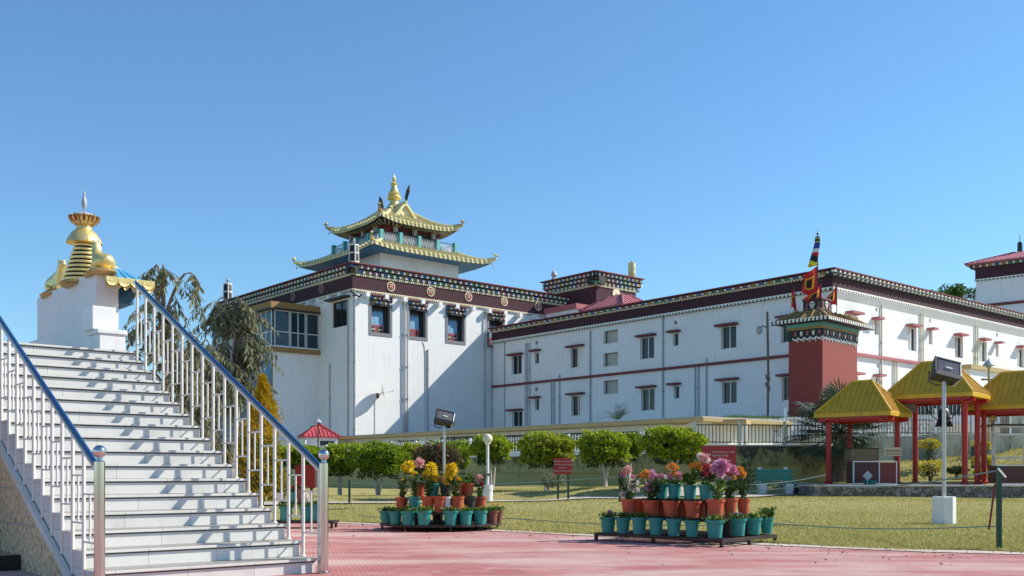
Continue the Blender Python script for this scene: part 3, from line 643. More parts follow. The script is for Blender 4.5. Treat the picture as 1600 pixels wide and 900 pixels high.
for k in range(6):
    a = by0 + .15 + k * 1.5; window(bo, bl_, a, a + 1.45, ZB0 + .05, ZB1, .06, 2, 'aluminium', 'glass_blue', .06, 'bay_window', zm)
m, n, l, b = nmat('mural')
tc = n.new('ShaderNodeTexCoord').outputs['Object']; sep = n.new('ShaderNodeSeparateXYZ'); l.new(tc, sep.inputs[0])
cl = ramp(n, l, noise(n, l, .8, mapping(n, l, tc, (1, 1, 2)), 6, .7), ((.4, (.02, .13, .42)), (.6, (.05, .25, .5)), (.75, (.4, .6, .75))))
teal = mixc(n, l, .5, cl, (.01, .16, .2))
br = n.new('ShaderNodeTexBrick'); l.new(mapping(n, l, tc, (1, 1, 1), (R(90), 0, R(90))), br.inputs['Vector']); br.inputs['Scale'].default_value = 1.6; br.inputs['Color1'].default_value = (.42, .42, .4, 1); br.inputs['Color2'].default_value = (.15, .1, .1, 1); br.inputs['Mortar'].default_value = (.04, .05, .07, 1); br.inputs['Mortar Size'].default_value = .06; br.inputs['Brick Width'].default_value = .8; br.inputs['Row Height'].default_value = .5
bld = mixc(n, l, ramp(n, l, noise(n, l, 3.5, tc), ((.45, 0.0), (.6, .8))), br.outputs[0], (.12, .14, .16))
h1 = n.new('ShaderNodeMath'); h1.operation = 'ADD'; l.new(sep.outputs[2], h1.inputs[0]); 
nz = n.new('ShaderNodeMath'); nz.operation = 'MULTIPLY'; nz.inputs[1].default_value = 1.6; l.new(noise(n, l, 1.1, tc, 2), nz.inputs[0]); l.new(nz.outputs[0], h1.inputs[1])
f1 = n.new('ShaderNodeMath'); f1.operation = 'GREATER_THAN'; l.new(h1.outputs[0], f1.inputs[0]); f1.inputs[1].default_value = 7.3
f2 = n.new('ShaderNodeMath'); f2.operation = 'GREATER_THAN'; l.new(h1.outputs[0], f2.inputs[0]); f2.inputs[1].default_value = 8.3
l.new(mixc(n, l, f2.outputs[0], mixc(n, l, f1.outputs[0], bld, teal), cl), b.inputs['Base Color'])
mb = MB(); mb.box(bx - .03, bx - .01, by0 + .12, by1, .5, ZB0 - .33, 'mural'); mb.build('mural', bo)
mb = MB(); mb.box(bx - .06, bx - .0, by0 - .02, by0 + .1, .5, ZB0 - .33, 'ochre'); mb.build('mural_edge', bo)
# things on the hall
def banner_drum(name, loc, r, h, label, dark=True, group=None):
    t = thing(name, label, 'roof ornament', loc, 0, group); q = MB()
    if dark:
        q.lathe([(r * .9, 0), (r, h * .1), (r * .92, h * .8), (r * .7, h * .86)], 'black_paint', 20)
        for zz, k in ((.06, 1.06), (.45, 1.02), (.8, .97)): q.lathe([(r * k, h * zz), (r * k * 1.02, h * (zz + .03)), (r * k, h * (zz + .055))], 'block_white', 20)
        for a in range(4): ca = a * math.pi / 2 + .4; q.tube([(r * .98 * math.cos(ca), r * .98 * math.sin(ca), h * .05), (r * .9 * math.cos(ca), r * .9 * math.sin(ca), h * .83)], .045, 'block_white', 6)
        q.build('drum', t); q = MB(); q.lathe([(r * .5, h * .86), (.05, h * .9), (.09, h * .97), (.12, h * 1.02), (.05, h * 1.08), (.01, h * 1.16)], 'pipe_grey', 12); q.build('finial', t)
    else:
        q.lathe([(r * .9, 0), (r, h * .04), (r, h * .3), (r * 1.03, h * .32), (r, h * .34), (r, h * .6), (r * 1.03, h * .62), (r, h * .64), (r, h * .85), (r * .6, h * .88)], 'gold_roof', 20); q.build('drum', t)
        q = MB(); q.lathe([(.08, h * .88), (.12, h * .92), (.04, h * .96), (.01, h * 1.02)], 'pipe_grey', 12); q.build('finial', t)
    return t
wx, wy = AF.wor(.25, .25); banner_drum('victory_banner', (wx, wy, 14.18), .3, 1.45, 'black drum with white straps on the roof corner before the pagoda')
wx, wy = AF.wor(.3, LL - .3); banner_drum('victory_banner', (wx, wy, 14.18), .32, 1.75, 'black drum with white straps at the far left end of the hall roof')
s, z = AF.onY(590, 612); dt = thing('satellite_dish', 'white satellite dish fixed to the sunlit hall wall', 'satellite dish', (*AF.wor(s, -.5), z), AF.a)
q = MB(); q.lathe([(.001, 0), (.2, .02), (.42, .09), (.44, .1), (.42, .105), (.2, .035), (.001, .012)], 'block_white', 28); o = q.build('dish', dt); o.rotation_euler = (R(20), R(80), R(-12)); o.scale = (1, 1, 1)
q = MB(); q.tube([(0, 0, -.05), (.0, .25, -.25), (0, .5, -.25)], .03, 'pipe_grey', 8); q.box(-.09, .09, .44, .5, -.4, -.1, 'dark_brown'); q.build('bracket', dt)
q = MB(); q.tube([(.0, -.02, -.12), (.62, -.25, .02)], .012, 'pipe_grey', 6); q.tube([(.55, -.22, -.02), (.7, -.27, .07)], .045, 'block_white', 8); q.build('feed_arm', dt)
s, z = AF.onY(561, 467.5)
t = thing('wall_lamp', 'small black bracket lamp high on the near corner of the hall', 'lamp', (*AF.wor(-.1, -.3), 12.05), AF.a); q = MB(); q.tube([(-.25, -.02, .3), (.1, 0, .1), (.35, -.1, 0), (.5, -.1, .15)], .06, 'lamp_black', 8); q.tube([(.1, .3, .1), (.1, -.1, .1)], .04, 'lamp_black', 6); q.build('arm', t)
# ================================================================ PAGODA ON THE HALL ROOF
pg = thing('pagoda', 'golden two tier pagoda roof with teal balcony above the white hall', 'pagoda', (-9.0, 76.0, 13.3), R(A0))
def pz(z): return z - 13.3
def proof(h0, h1, zm, lift, zt, pw, name, nt=10, ns=24, ribp=.42, tile='gold_roof'):
    V = []; Fq = []
    def pt(side, s, t, dz=0):
        h = h0 + (h1 - h0) * t; z = zm + (zt - zm) * t ** pw + lift * abs(s) ** 4 * (1 - t) ** 2 + dz; a = side * math.pi / 2
        ex = h * (1 + .02 * abs(s) ** 4 * (1 - t)); x, y = s * ex, -ex; return (x * math.cos(a) - y * math.sin(a), x * math.sin(a) + y * math.cos(a), pz(z))
    mb = MB()
    for sd in range(4):
        g = [[pt(sd, -1 + 2 * i / ns, j / nt) for i in range(ns + 1)] for j in range(nt + 1)]
        vs = [p for r in g for p in r]; w = ns + 1
        mb.add(vs, [(j * w + i, j * w + i + 1, (j + 1) * w + i + 1, (j + 1) * w + i) for j in range(nt) for i in range(ns)], tile, True)
        for i in range(ns):                               # eave fascia of tile ends
            s0, s1 = -1 + 2 * i / ns, -1 + 2 * (i + 1) / ns
            a, b_ = Vector(pt(sd, s0, 0)), Vector(pt(sd, s1, 0)); mb.quad(a, b_, b_ - Vector((0, 0, .2)), a - Vector((0, 0, .2)), tile)
    r = mb.build(name, pg)
    rb = MB()
    for sd in range(4):
        x = -h0 + ribp / 2
        while x < h0:
            tmax = min(1, (h0 - abs(x)) / (h0 - h1)) if abs(x) > h1 else 1
            if tmax > .06:
                P_ = []
                for k in range(7):
                    t = tmax * k / 6 * .985; h = h0 + (h1 - h0) * t; P_.append(Vector(pt(sd, max(-1, min(1, x / h)), t, .045)))
                rb.tube(P_, .062, tile, 6)
                q = P_[0]; a = sd * math.pi / 2; o = Vector((math.sin(a), -math.cos(a), 0)) * .05
                rb.tube([q - o, q + o * 1.4], .088, tile, 8); rb.tube([q + o * .4 - Vector((0, 0, .1)), q + o * .4 - Vector((0, 0, .21))], .07, tile, 6)
            x += ribp
    rb.build('tile_ribs', r)
    for sd in range(4): hb = MB(); hb.tube([pt(sd, 1, k / 10, .08) for k in range(11)], [.13] * 11, tile, 8); hb.build('hip_ridge', r)
    for sd in range(4):
        c = Vector(pt(sd, 1, 0, .0)); o = Vector((c.x, c.y, 0)).normalized(); q = MB()
        q.tube([c - o * .35 + Vector((0, 0, .08)), c + o * .1 + Vector((0, 0, .1)), c + o * .32 + Vector((0, 0, .2)), c + o * .42 + Vector((0, 0, .4)), c + o * .3 + Vector((0, 0, .52)), c + o * .2 + Vector((0, 0, .42))], [.14, .15, .12, .11, .1, .05], 'gold_dark' if h0 < 4 else 'gold', 8)
        q.tube([c + o * .1, c + o * .12 - Vector((0, 0, .35))], [.02, .05], 'pipe_grey', 6); q.build('corner_ornament', r)
    return r
mb = MB(); b = 3.5; mb.box(-b, b, -b, b, 0, pz(17.2), 'white_wall'); mb.build('lower_wall', pg)
mb = MB()                                            # teal soffit, lower
def soffit(mb, h0, hin, z0, z1, mat, lift=.3):
    for sd in range(4):
        a = sd * math.pi / 2; n_ = 12
        def q(s, t):
            h = h0 + (hin - h0) * t; z = z0 + (z1 - z0) * t + lift * abs(s) ** 4 * (1 - t) ** 2; x, y = s * h, -h; return (x * math.cos(a) - y * math.sin(a), x * math.sin(a) + y * math.cos(a), pz(z))
        for i in range(n_):
            for j in range(3): mb.quad(q(-1 + 2 * i / n_, j / 3), q(-1 + 2 * (i + 1) / n_, j / 3), q(-1 + 2 * (i + 1) / n_, (j + 1) / 3), q(-1 + 2 * i / n_, (j + 1) / 3), mat)
soffit(mb, 5.1, 3.49, 16.63, 16.72, 'teal_soffit', .17); mb.build('lower_soffit', pg)
proof(5.17, 3.4, 16.83, .2, 17.62, 1.35, 'lower_roof')
mb = MB(); mb.box(-3.42, 3.42, -3.42, 3.42, pz(17.3), pz(17.46), 'teal_post'); mb.build('balcony_floor', pg)
for ix in range(-2, 3):
    for iy in range(-2, 3):
        if max(abs(ix), abs(iy)) == 2:
            mb = MB(); x, y = ix * 1.66, iy * 1.66; mb.box(x - .13, x + .13, y - .13, y + .13, pz(17.4), pz(18.45), 'teal_post'); mb.build('balcony_post', pg)
for sd in range(4):
    a = sd * math.pi / 2; mb = MB(); mp = lambda s, z, d: (s * math.cos(a) + (3.32 - d) * math.sin(a), s * math.sin(a) - (3.32 - d) * math.cos(a), z)
    mb.mbox(mp, -3.3, 3.3, pz(18.28), pz(18.33), -.02, .02, 'rail_metal'); mb.mbox(mp, -3.3, 3.3, pz(17.66), pz(17.69), -.01, .01, 'rail_metal')
    for k in range(4):
        s0 = -3.3 + k * 1.66
        for i in range(13):
            s = s0 + .17 + i * .11; mb.mbox(mp, s, s + .018, pz(17.5), pz(18.3), -.008, .008, 'aluminium')
            mb.tube([mp(s, pz(17.7 + .5 * (i % 2)), 0), mp(s + .1, pz(17.7 + .5 * ((i + 1) % 2)), 0)], .014, 'aluminium', 4)
    mb.build('railing', pg)
mb = MB(); b = 2.45; mb.box(-b, b, -b, b, pz(17.46), pz(19.35), 'red_dark'); mb.box(-b - .1, b + .1, -b - .1, b + .1, pz(18.95), pz(19.12), 'maroon_paint')
for sd in range(4):
    a = sd * math.pi / 2; mp = lambda s, z, d: (s * math.cos(a) + (b - d) * math.sin(a), s * math.sin(a) - (b - d) * math.cos(a), z)
    for s in (-1.7, 0, 1.7): mb.mbox(mp, s - .13, s + .13, pz(18.6), pz(18.98), -.42, -.18, 'concrete'); mb.mbox(mp, s - .22, s + .22, pz(18.98), pz(19.12), -.55, -.0, 'block_ochre')
    for s in (-1.25, 0.0, 1.25): mb.mbox(mp, s - .5, s + .5, pz(17.6), pz(18.9), -.03, .0, 'dark_brown')
mb.build('upper_wall', pg)
mb = MB(); soffit(mb, 3.36, 2.3, 19.06, 19.18, 'dark_brown', .28)
for sd in range(4):
    a = sd * math.pi / 2
    for k in range(17):
        s = -3.0 + k * .375; c, s_ = math.cos(a), math.sin(a); f = lambda x, y, z: (x * c - y * s_, x * s_ + y * c, pz(z)); mb.tube([f(s, -3.28, 19.08 + .28 * abs(s / 3.4) ** 4), f(s * .8, -2.5, 19.14)], .045, 'cream_wall', 4)
mb.build('upper_soffit', pg)
proof(3.42, .75, 19.3, .34, 20.95, 1.55, 'upper_roof', ribp=.36)
gb = MB()                                            # gables of the ridge, ridge runs along local y
gb.prism([(-.95, -1.45, pz(20.2)), (.95, -1.45, pz(20.2)), (.3, -1.45, pz(20.95)), (0, -1.45, pz(21.25)), (-.3, -1.45, pz(20.95))], (0, 2.9, 0), 'gold_roof')
gb.prism([(-1.15, -1.62, pz(20.0)), (-.95, -1.62, pz(19.98)), (-.28, -1.62, pz(20.85)), (0, -1.62, pz(21.12)), (.28, -1.62, pz(20.85)), (.95, -1.62, pz(19.98)), (1.15, -1.62, pz(20.0)), (.36, -1.62, pz(21.02)), (0, -1.62, pz(21.36)), (-.36, -1.62, pz(21.02))], (0, 3.24, 0), 'gold_roof')
gb.tube([(0, -1.7, pz(21.36)), (0, 1.7, pz(21.36))], .09, 'gold_roof', 8); gb.build('gable', pg)
for sy_, rz in ((-1.65, -.15), (1.65, .2)):
    q = MB(); q.prism([(-.03, sy_, pz(21.3)), (-.03, sy_ + .22 * (1 if sy_ > 0 else -1), pz(21.75)), (-.03, sy_ + .42 * (1 if sy_ > 0 else -1), pz(22.1)), (-.03, sy_ + .4 * (1 if sy_ > 0 else -1), pz(22.55)), (-.03, sy_ - .02, pz(22.2)), (-.03, sy_ - .18 * (1 if sy_ > 0 else -1), pz(21.7))], (.07, 0, 0), 'dark_brown'); q.build('leaf_crest', pg)
q = MB(); q.lathe([(.62, pz(21.15)), (.5, pz(21.35)), (.36, pz(21.5)), (.32, pz(21.75)), (.42, pz(21.82)), (.52, pz(21.86)), (.56, pz(21.98)), (.5, pz(22.08)), (.34, pz(22.12)), (.46, pz(22.22)), (.48, pz(22.3)), (.36, pz(22.42)), (.22, pz(22.8)), (.17, pz(22.95)), (.28, pz(23.0)), (.3, pz(23.06)), (.2, pz(23.12)), (.1, pz(23.2)), (.14, pz(23.3)), (.17, pz(23.38)), (.1, pz(23.5)), (.05, pz(23.6)), (.06, pz(23.68)), (.01, pz(23.78))], 'gold', 24); q.build('spire', pg)
q = MB(); q.tube([(-3.6, -3.0, 0), (-3.6, -3.35, 2.4)], .04, 'lamp_black', 6); q.tube([(-3.6, -3.6, 0), (-3.6, -3.95, 2.4)], .04, 'lamp_black', 6)
for k in range(8): q.tube([(-3.6, -3.0 - .045 * k, .2 + .3 * k), (-3.6, -3.6 - .045 * k, .2 + .3 * k)], .03, 'lamp_black', 6)
o = q.build('ladder'); o.location = (-9, 76, 13.3); o.rotation_euler = (0, 0, R(A0)); tag(o, 'dark ladder leaning on the white lower wall of the pagoda', 'ladder')
# ================================================================ ROOF TURRET between hall and wing
s_, z_ = AF.onY(931.5, 444, 0)
TF = Frame(6.1, 72.2, A0); tu = thing('roof_turret', 'square maroon roof turret with three rows of painted blocks behind the wing', 'turret', (TF.ox, TF.oy, 0), TF.a)
mb = MB(); mb.box(0, 4.15, 0, 5, 8, 14.6, 'white_wall'); mb.box(-.04, 4.19, -.04, 5, 12.0, 14.62, 'maroon'); mb.build('wall', tu)
mb = MB()
for mp, L in ((mA, 4.15), (mL, 5.0)): cornice(mb, mp, -.45, L + .45, 15.5, 3, .28, .44, .1, .14, .5); dentils(mb, mp, -.12, L + .12, 14.68, .14); dentils(mb, mp, -.12, L + .1, 13.15, .14)
mb.box(-.3, 4.4, -.3, 5, 15.3, 15.5, 'concrete'); mb.build('block_cornice', tu)
s, z = TF.onY(962, 459.5); mb = MB(); disc(mb, (s, -.055, z), .4, ((1, 0, 0), (0, 0, 1)), (0, -1, 0), 'dentil_cream', .035); mb.build('medallion', tu)
wx, wy = TF.wor(4.0, .2); banner_drum('victory_banner', (wx, wy, 15.55), .28, 1.45, 'plain golden drum on the right corner of the maroon roof turret', False)
wx, wy = TF.wor(.1, 4.6); q = MB(); q.lathe([(.25, 0), (.3, .1), (.12, .3), (.25, .5), (.15, .7), (.02, .9)], 'pipe_grey', 14); o = q.build('roof_finial'); o.location = (wx, wy, 15.55); tag(o, 'small pale finial on the left rear corner of the roof turret', 'roof finial')
# ================================================================ WING (long block to the right)
PF = Frame(15.9, 49.5, A0)
wing = thing('monastery_wing', 'long two storey white monastery wing with black-maroon parapet and maroon window hoods', 'building', (PF.ox, PF.oy, 0), PF.a)
LB, LC, ZP = 26.6, 42.0, 11.05
WB = [  # shaded side: window u0,u1,v0,v1, hood u0,u1,v  (pixels, unprojected on the wall plane)
 (799.5, 815, 554.5, 585, 790, 818, 552), (835.5, 842, 550.5, 568.5, 825, 845.3, 546.5), (891.5, 910, 542.5, 574.5, 881.8, 913.3, 539), (1000.5, 1022, 526, 561, 991, 1026, 522),
 (1051.7, 1060, 520, 541, 1040, 1063.8, 516.5), (1126.8, 1150.5, 508.7, 545, 1114.7, 1154, 505), (1220.5, 1243, 497, 535, 1209.8, 1251.7, 491.5),
 (800.4, 816, 642, 668, 789, 817.8, 639.5), (835.5, 842, 622, 641.5, 824.4, 845.3, 620), (892.7, 910.4, 617.5, 650, 882.5, 914, 614), (1001.8, 1022.9, 606.5, 642, 992, 1026, 603),
 (1053, 1061.5, 602, 623.5, 1040, 1064.5, 599), (1128, 1151, 595.5, 631, 1116, 1155, 591), (1221.5, 1244, 587.5, 626, 1211, 1252, 584)]
VB = [(836.5, 840.5, 533, 538.5), (836, 840, 605.5, 611), (1053, 1057.5, 501, 507)]
LV = [(943, 965.5, 516, 535.5), (943, 965.5, 551, 571), (943, 966, 594, 614.5)]
WC = [(1324.5, 1341, 494, 520, 1320.7, 1352, 487), (1366.7, 1373, 500, 523, 1361.6, 1383.3, 496.5), (1418.5, 1432, 511, 548, 1415, 1442.6, 507), (1451.5, 1457, 516, 538, 1447.7, 1466.8, 513), (1492.6, 1504.7, 525.5, 559, 1489.8, 1514.4, 521.5),
 (1530, 1541.7, 533, 565, 1528, 1550, 529), (1556, 1560.4, 538, 557, 1553, 1570, 534.5), (1589.5, 1600, 544, 574, 1587.2, 1608, 540.5),
 (1324.5, 1341, 587, 615, 1323, 1353, 582), (1368.7, 1375, 589, 609, 1364, 1386, 585.5), (1419, 1432.5, 592, 622, 1415, 1442.6, 588), (1493, 1505, 598, 628, 1490, 1514.4, 594)]
VC = [(1368, 1370.8, 481, 486.5), (1451.8, 1454.3, 498, 504), (1556.5, 1559, 520, 526), (1370, 1373, 568, 574.5)]
mW = lambda s, z, d: (s, d, z); mX = lambda s, z, d: (d, s, z)
def unproj(fr, kind, u0, u1, v0, v1):
    f = fr.onX if kind == 'X' else fr.onY; um = (u0 + u1) / 2; a = f(u0, v0)[0]; b = f(u1, v0)[0]; return (min(a, b), max(a, b), f(um, v1)[1], f(um, v0)[1])
OB = [unproj(PF, 'X', *w[:4]) for w in WB]; OVB = [unproj(PF, 'X', *w) for w in VB]; OL = [unproj(PF, 'X', *w) for w in LV]
OC = [unproj(PF, 'Y', *w[:4]) for w in WC]; OVC = [unproj(PF, 'Y', *w) for w in VC]
mb = MB()
facade(mb, mX, 0, LB, 0, 10.2, OB + OVB + OL, .22, 'white_wall'); facade(mb, mW, 0, LC, 0, 10.2, OC + OVC, .22, 'white_wall')
mb.quad((0, LB, 0), (LC, LB, 0), (LC, LB, 10.2), (0, LB, 10.2), 'white_wall'); mb.quad((LC, 0, 0), (LC, LB, 0), (LC, LB, 10.2), (LC, 0, 10.2), 'white_wall')
mb.quad((.0, .0, 10.8), (LC, .0, 10.8), (LC, LB, 10.8), (0, LB, 10.8), 'concrete')
for o in OVB: mb.mbox(mX, o[0], o[1], o[2], o[3], .2, .22, 'black_paint')
for o in OVC: mb.mbox(mW, o[0], o[1], o[2], o[3], .2, .22, 'black_paint')
mb.build('wall', wing)
for i, (a0, a1, z0, z1) in enumerate(OL):
    mb = MB(); mb.mbox(mX, a0, a1, z0, z1, .3, .34, 'louvre'); mb.mbox(mX, a0, a1, z0 - .04, z0, -.03, .22, 'old_white'); mb.build('recessed_panel', wing)
CURT = {2: (.5, 1), 9: (.45, .85), 0: None, 3: None}
for i, (w, o) in enumerate(zip(WB, OB)):
    mb = MB(); cur = {2: (0, .5), 9: (.0, .4)}.get(i)
    wd = window(wing, mX, *o, .2, 1 if (o[1] - o[0]) < .5 else 2, 'aluminium', 'glass_dark', .055, curtain=cur)
    h0 = PF.onX(w[5], w[6], 0); h1 = PF.onX(w[4], w[6], -.36); hood(wing, mX, h0[0], h1[0], h0[1], .36)
for i, (w, o) in enumerate(zip(WC, OC)):
    window(wing, mW, *o, .2, 1 if (o[1] - o[0]) < .5 else 2, 'aluminium', 'glass_dark', .055, curtain={2: (.3, .75), 4: (.4, .6), 5: (.3, .8), 7: (.2, .7)}.get(i))
    h0 = PF.onY(w[4], w[6], 0); h1 = PF.onY(w[5], w[6], -.45); hood(wing, mW, h0[0], h1[0], h0[1] - .02, .45, 'rose_paint')
mb = MB(); mb.mbox(mX, -.12, LB, 10.2, 10.78, -.12, .2, 'maroon'); mb.mbox(mW, -.122, LC, 10.2, 10.78, -.122, .2, 'maroon'); mb.build('maroon_band', wing)
mb = MB(); mb.mbox(mX, -.02, LB, 6.95, 7.1, -.12, .05, 'maroon_paint'); mb.mbox(mW, -.12, LC, 6.97, 7.12, -.16, .05, 'rose_paint'); mb.build('string_course', wing)
mb = MB(); dentils(mb, mX, -.2, LB, 10.21, .15, .24, .2, 'block_white'); dentils(mb, mW, -.2, LC, 10.21, .15, .24, .2, 'block_white')
dentils(mb, mX, -.25, LB, 10.86, .1, .2, .22, 'dentil_cream'); mb.build('dentil_course', wing)
mb = MB(); cornice(mb, mX, -.4, LB, 11.03, 1, .2, .52, .28, .1)
mb.mbox(mW, -.4, LC, 11.03, 11.09, -.45, .2, 'maroon_paint'); mb.mbox(mW, -.3, LC, 10.72, 11.03, -.22, .2, 'black_paint')
s = -.38
while s < LC: mb.mbox(mW, s, s + .13, 10.9, 11.0, -.42, -.2, 'block_white'); mb.mbox(mW, s + .2, s + .34, 10.77, 10.87, -.32, -.2, 'block_white'); s += .42
mb.build('block_cornice', wing)
mb = MB()                                    # sloping white soffit under the sunlit parapet
a = [(-.0, 9.75), (-.0, 10.07)]
mb.add([mW(0, 9.7, -.003), mW(LC, 9.7, -.003), mW(LC, 10.06, -.19), mW(0, 10.06, -.19)], [(0, 1, 2, 3)], 'white_wall'); mb.add([mW(0, 9.7, 0), mW(0, 10.06, -.19), mW(0, 10.06, 0)], [(0, 1, 2)], 'white_wall'); mb.build('soffit', wing)
for u, v0, v1, r in ((789, 536, 668, .03), (822, 536, 664, .03), (825, 536, 664, .035), (828.5, 536, 664, .03), (923, 517, 660, .05), (1036.5, 497, 655, .05)):
    s, z = PF.onX(u, v0); pipe(wing, mX, s, 3, z, r)
for u, v0 in ((862.5, 598), (866.5, 598), (875, 585), (1087, 574), (1092, 573), (1104.5, 560)):
    s, z = PF.onX(u, v0); pipe(wing, mX, s, 3, z, .04)
for u, v0 in ((1376, 466), (1437.5, 488), (1441, 488), (1523, 507), (1526.3, 508), (1396, 560), (1400, 560)):
    s, z = PF.onY(u, v0); pipe(wing, mW, s, 3, z, .045, 'cream_wall', .06)
# pink roofed huts on the wing's roof
def hiproof(name, par, x0, x1, y0, y1, z0, z1, rin, mat='pink_roof', seam=.4, over=.15, th=.08):
    mb = MB(); ax0, ax1, ay0, ay1 = x0 - over, x1 + over, y0 - over, y1 + over
    w, d = ax1 - ax0, ay1 - ay0; k = min(w, d) / 2 - rin; tx0, tx1, ty0, ty1 = ax0 + k, ax1 - k, ay0 + k, ay1 - k
    hip(mb, ax0, ax1, ay0, ay1, z0, tx0, tx1, ty0, ty1, z1, mat, 1, 1, mat); mb.box(ax0, ax1, ay0, ay1, z0 - th, z0 - .002, mat); r = mb.build(name, par)
    mb = MB()
    for (a, b, t0, t1, fn) in ((ax0, ax1, tx0, tx1, lambda s, t: (s, (ay0 + (ty0 - ay0) * t))), (ax0, ax1, tx0, tx1, lambda s, t: (s, (ay1 + (ty1 - ay1) * t))), (ay0, ay1, ty0, ty1, lambda s, t: ((ax0 + (tx0 - ax0) * t), s)), (ay0, ay1, ty0, ty1, lambda s, t: ((ax1 + (tx1 - ax1) * t), s))):
        s = a + seam / 2
        while s < b:
            tm = min(1, (s - a) / max(1e-6, t0 - a) if s < t0 else ((b - s) / max(1e-6, b - t1) if s > t1 else 1))
            if tm > .05: p0, p1 = fn(s, 0), fn(s, tm * .98); mb.tube([(*p0, z0 + .02), (*p1, z0 + (z1 - z0) * tm * .98 + .02)], .03, mat, 4)
            s += seam
    for cx, cy, qx, qy in ((ax0, ay0, tx0, ty0), (ax1, ay0, tx1, ty0), (ax1, ay1, tx1, ty1), (ax0, ay1, tx0, ty1)): mb.tube([(cx, cy, z0 + .03), (qx, qy, z1 + .03)], .055, mat, 6)
    mb.tube([(tx0, (ty0 + ty1) / 2, z1 + .03), (tx1, (ty0 + ty1) / 2, z1 + .03)], .055, mat, 6)
    mb.build('roof_seams', r); return r
hy, hz = PF.onX(968, 462, 5.0); t = thing('roof_hut', 'small roof hut with pink metal hip roof beside the turret', 'hut', (*PF.wor(5.0, hy), 10.8), PF.a); hz -= 10.8
mb = MB(); mb.box(-1.7, 1.7, -1.9, 1.9, 0, hz - 1.02, 'white_wall'); mb.build('wall', t); hiproof('roof', t, -1.7, 1.7, -1.9, 1.9, hz - 1.0, hz, .35)
hy, hz = PF.onX(893, 481, 4.0); t = thing('roof_hut', 'low flat white roof hut with a rose parapet left of the pink hip roof', 'hut', (*PF.wor(4.0, hy), 10.8), PF.a); hz -= 10.8
mb = MB(); mb.box(-1, 1.4, -1.5, 1.5, 0, hz - .35, 'white_wall'); mb.build('wall', t); mb = MB(); mb.box(-1.12, 1.52, -1.62, 1.62, hz - .35, hz, 'rose_paint'); mb.build('parapet', t)
# ================================================================ FAR WHITE TOWER (upper right)
FF = Frame(*at(1640, 440, 78)[:2], 50)
ft = thing('stair_tower', 'white tower with pink metal roof rising behind the long wing at the right edge', 'tower', (FF.ox, FF.oy, 0), FF.a)
yl, zc = FF.onX(1525, 437); _, zt_ = FF.onX(1525, 419); _, zs = FF.onX(1536, 478)
mb = MB(); mb.box(0, 5, 0, yl, 0, zt_ - .1, 'white_wall'); mb.box(-.05, 5.05, -.05, yl + .05, zc, zt_ - .05, 'maroon'); mb.box(-.1, 5.1, -.1, yl + .02, zs - .1, zs + .12, 'maroon_paint'); mb.build('wall', ft)
mb = MB(); dentils(mb, mX, -.1, yl + .1, zc, .16, .3, .14, 'block_white'); cornice(mb, mX, -.4, yl + .4, zt_ + .25, 1, .3, .5, .2, .1); mb.build('block_cornice', ft)
hiproof('roof', ft, -.2, 5.2, -.2, yl + .2, zt_ + .3, zt_ + 1.35, .15, seam=.35, over=.5)
zt_ -= .75; q = MB(); cx, cy = 2.5, yl / 2; q.tube([(cx, cy, zt_ + 1.9), (cx, cy, zt_ + 2.2)], .1, 'dark_brown', 8); q.lathe([(.2, zt_ + 2.15), (.2, zt_ + 2.3), (.19, zt_ + 2.85), (.08, zt_ + 2.95)], 'lamp_black', 12, cx, cy); q.tube([(cx, cy, zt_ + 2.9), (cx, cy, zt_ + 3.5)], .025, 'lamp_black', 5); q.build('finial', ft)
a_, b_ = at(1506, 470, 79), at(1524, 470, 79); mb = MB()
for k in range(4): p = a_.lerp(b_, k / 3); mb.tube([(p.x, p.y, 9), (p.x, p.y, at(0, 459, 79).z)], .035, 'pipe_grey', 6)
for v in (460, 466, 472): mb.tube([(a_.x, a_.y, at(0, v, 79).z), (b_.x, b_.y, at(0, v, 79).z)], .03, 'pipe_grey', 6)
tag(mb.build('roof_railing'), 'thin grey roof railing left of the far white tower', 'railing')
# ================================================================ RED TOWER WITH FLAGS
EF = Frame(*at(1285, 600, 44)[:2], 46)
et = thing('red_tower', 'square red and maroon offering tower with skull frieze and small ochre roof', 'tower', (EF.ox, EF.oy, 0), EF.a)
ew = EF.onY(1339.5, 600)[0]; ed = EF.onX(1232, 600)[0]; zb = HC + (HV - 529) / F * 44; ze = HC + (HV - 500) / F * 44
mb = MB(); mb.box(0, ew, 0, ed, 2.5, zb + .3, 'orange_red'); mb.build('wall', et, bevel=.02)
mb = MB(); mb.box(-.03, ew + .03, -.03, ed + .03, zb + .02, zb + .48, 'black_paint'); mb.box(-.05, ew + .05, -.05, ed + .05, zb + .48, zb + .6, 'block_ochre'); mb.box(-.07, ew + .07, -.07, ed + .07, zb + .6, zb + .78, 'teal_post')
eX = lambda s, z, d: (d, s, z); eY = lambda s, z, d: (s, d, z)
for mp, L in ((eX, ed), (eY, ew)):
    k = 0; s = .12
    while s < L - .1:
        # hanging garlands and small skulls, alternating
        mb.mbox(mp, s - .05, s + .05, zb + .26, zb + .4, -.06, -.0, 'block_white' if k % 2 else 'rose_paint'); mb.mbox(mp, s - .035, s + .035, zb + .2, zb + .27, -.055, 0, 'block_white' if k % 2 else 'rose_paint')
        for j in range(6):
            t0, t1 = j / 6, (j + 1) / 6; f = lambda t: (s - .14 + .28 * t, zb + .12 - .2 * math.sin(math.pi * t) * .5)
            (p0, q0), (p1, q1) = f(t0), f(t1); mb.add([mp(p0, q0 - .03, -.045), mp(p1, q1 - .03, -.045), mp(p1, q1 + .04, -.045), mp(p0, q0 + .04, -.045)], [(0, 1, 2, 3)], 'block_white')
        mb.mbox(mp, s - .13, s - .09, zb - .08, zb + .14, -.035, -.03, 'block_white')
        s += .29; k += 1
mb.build('skull_frieze', et)
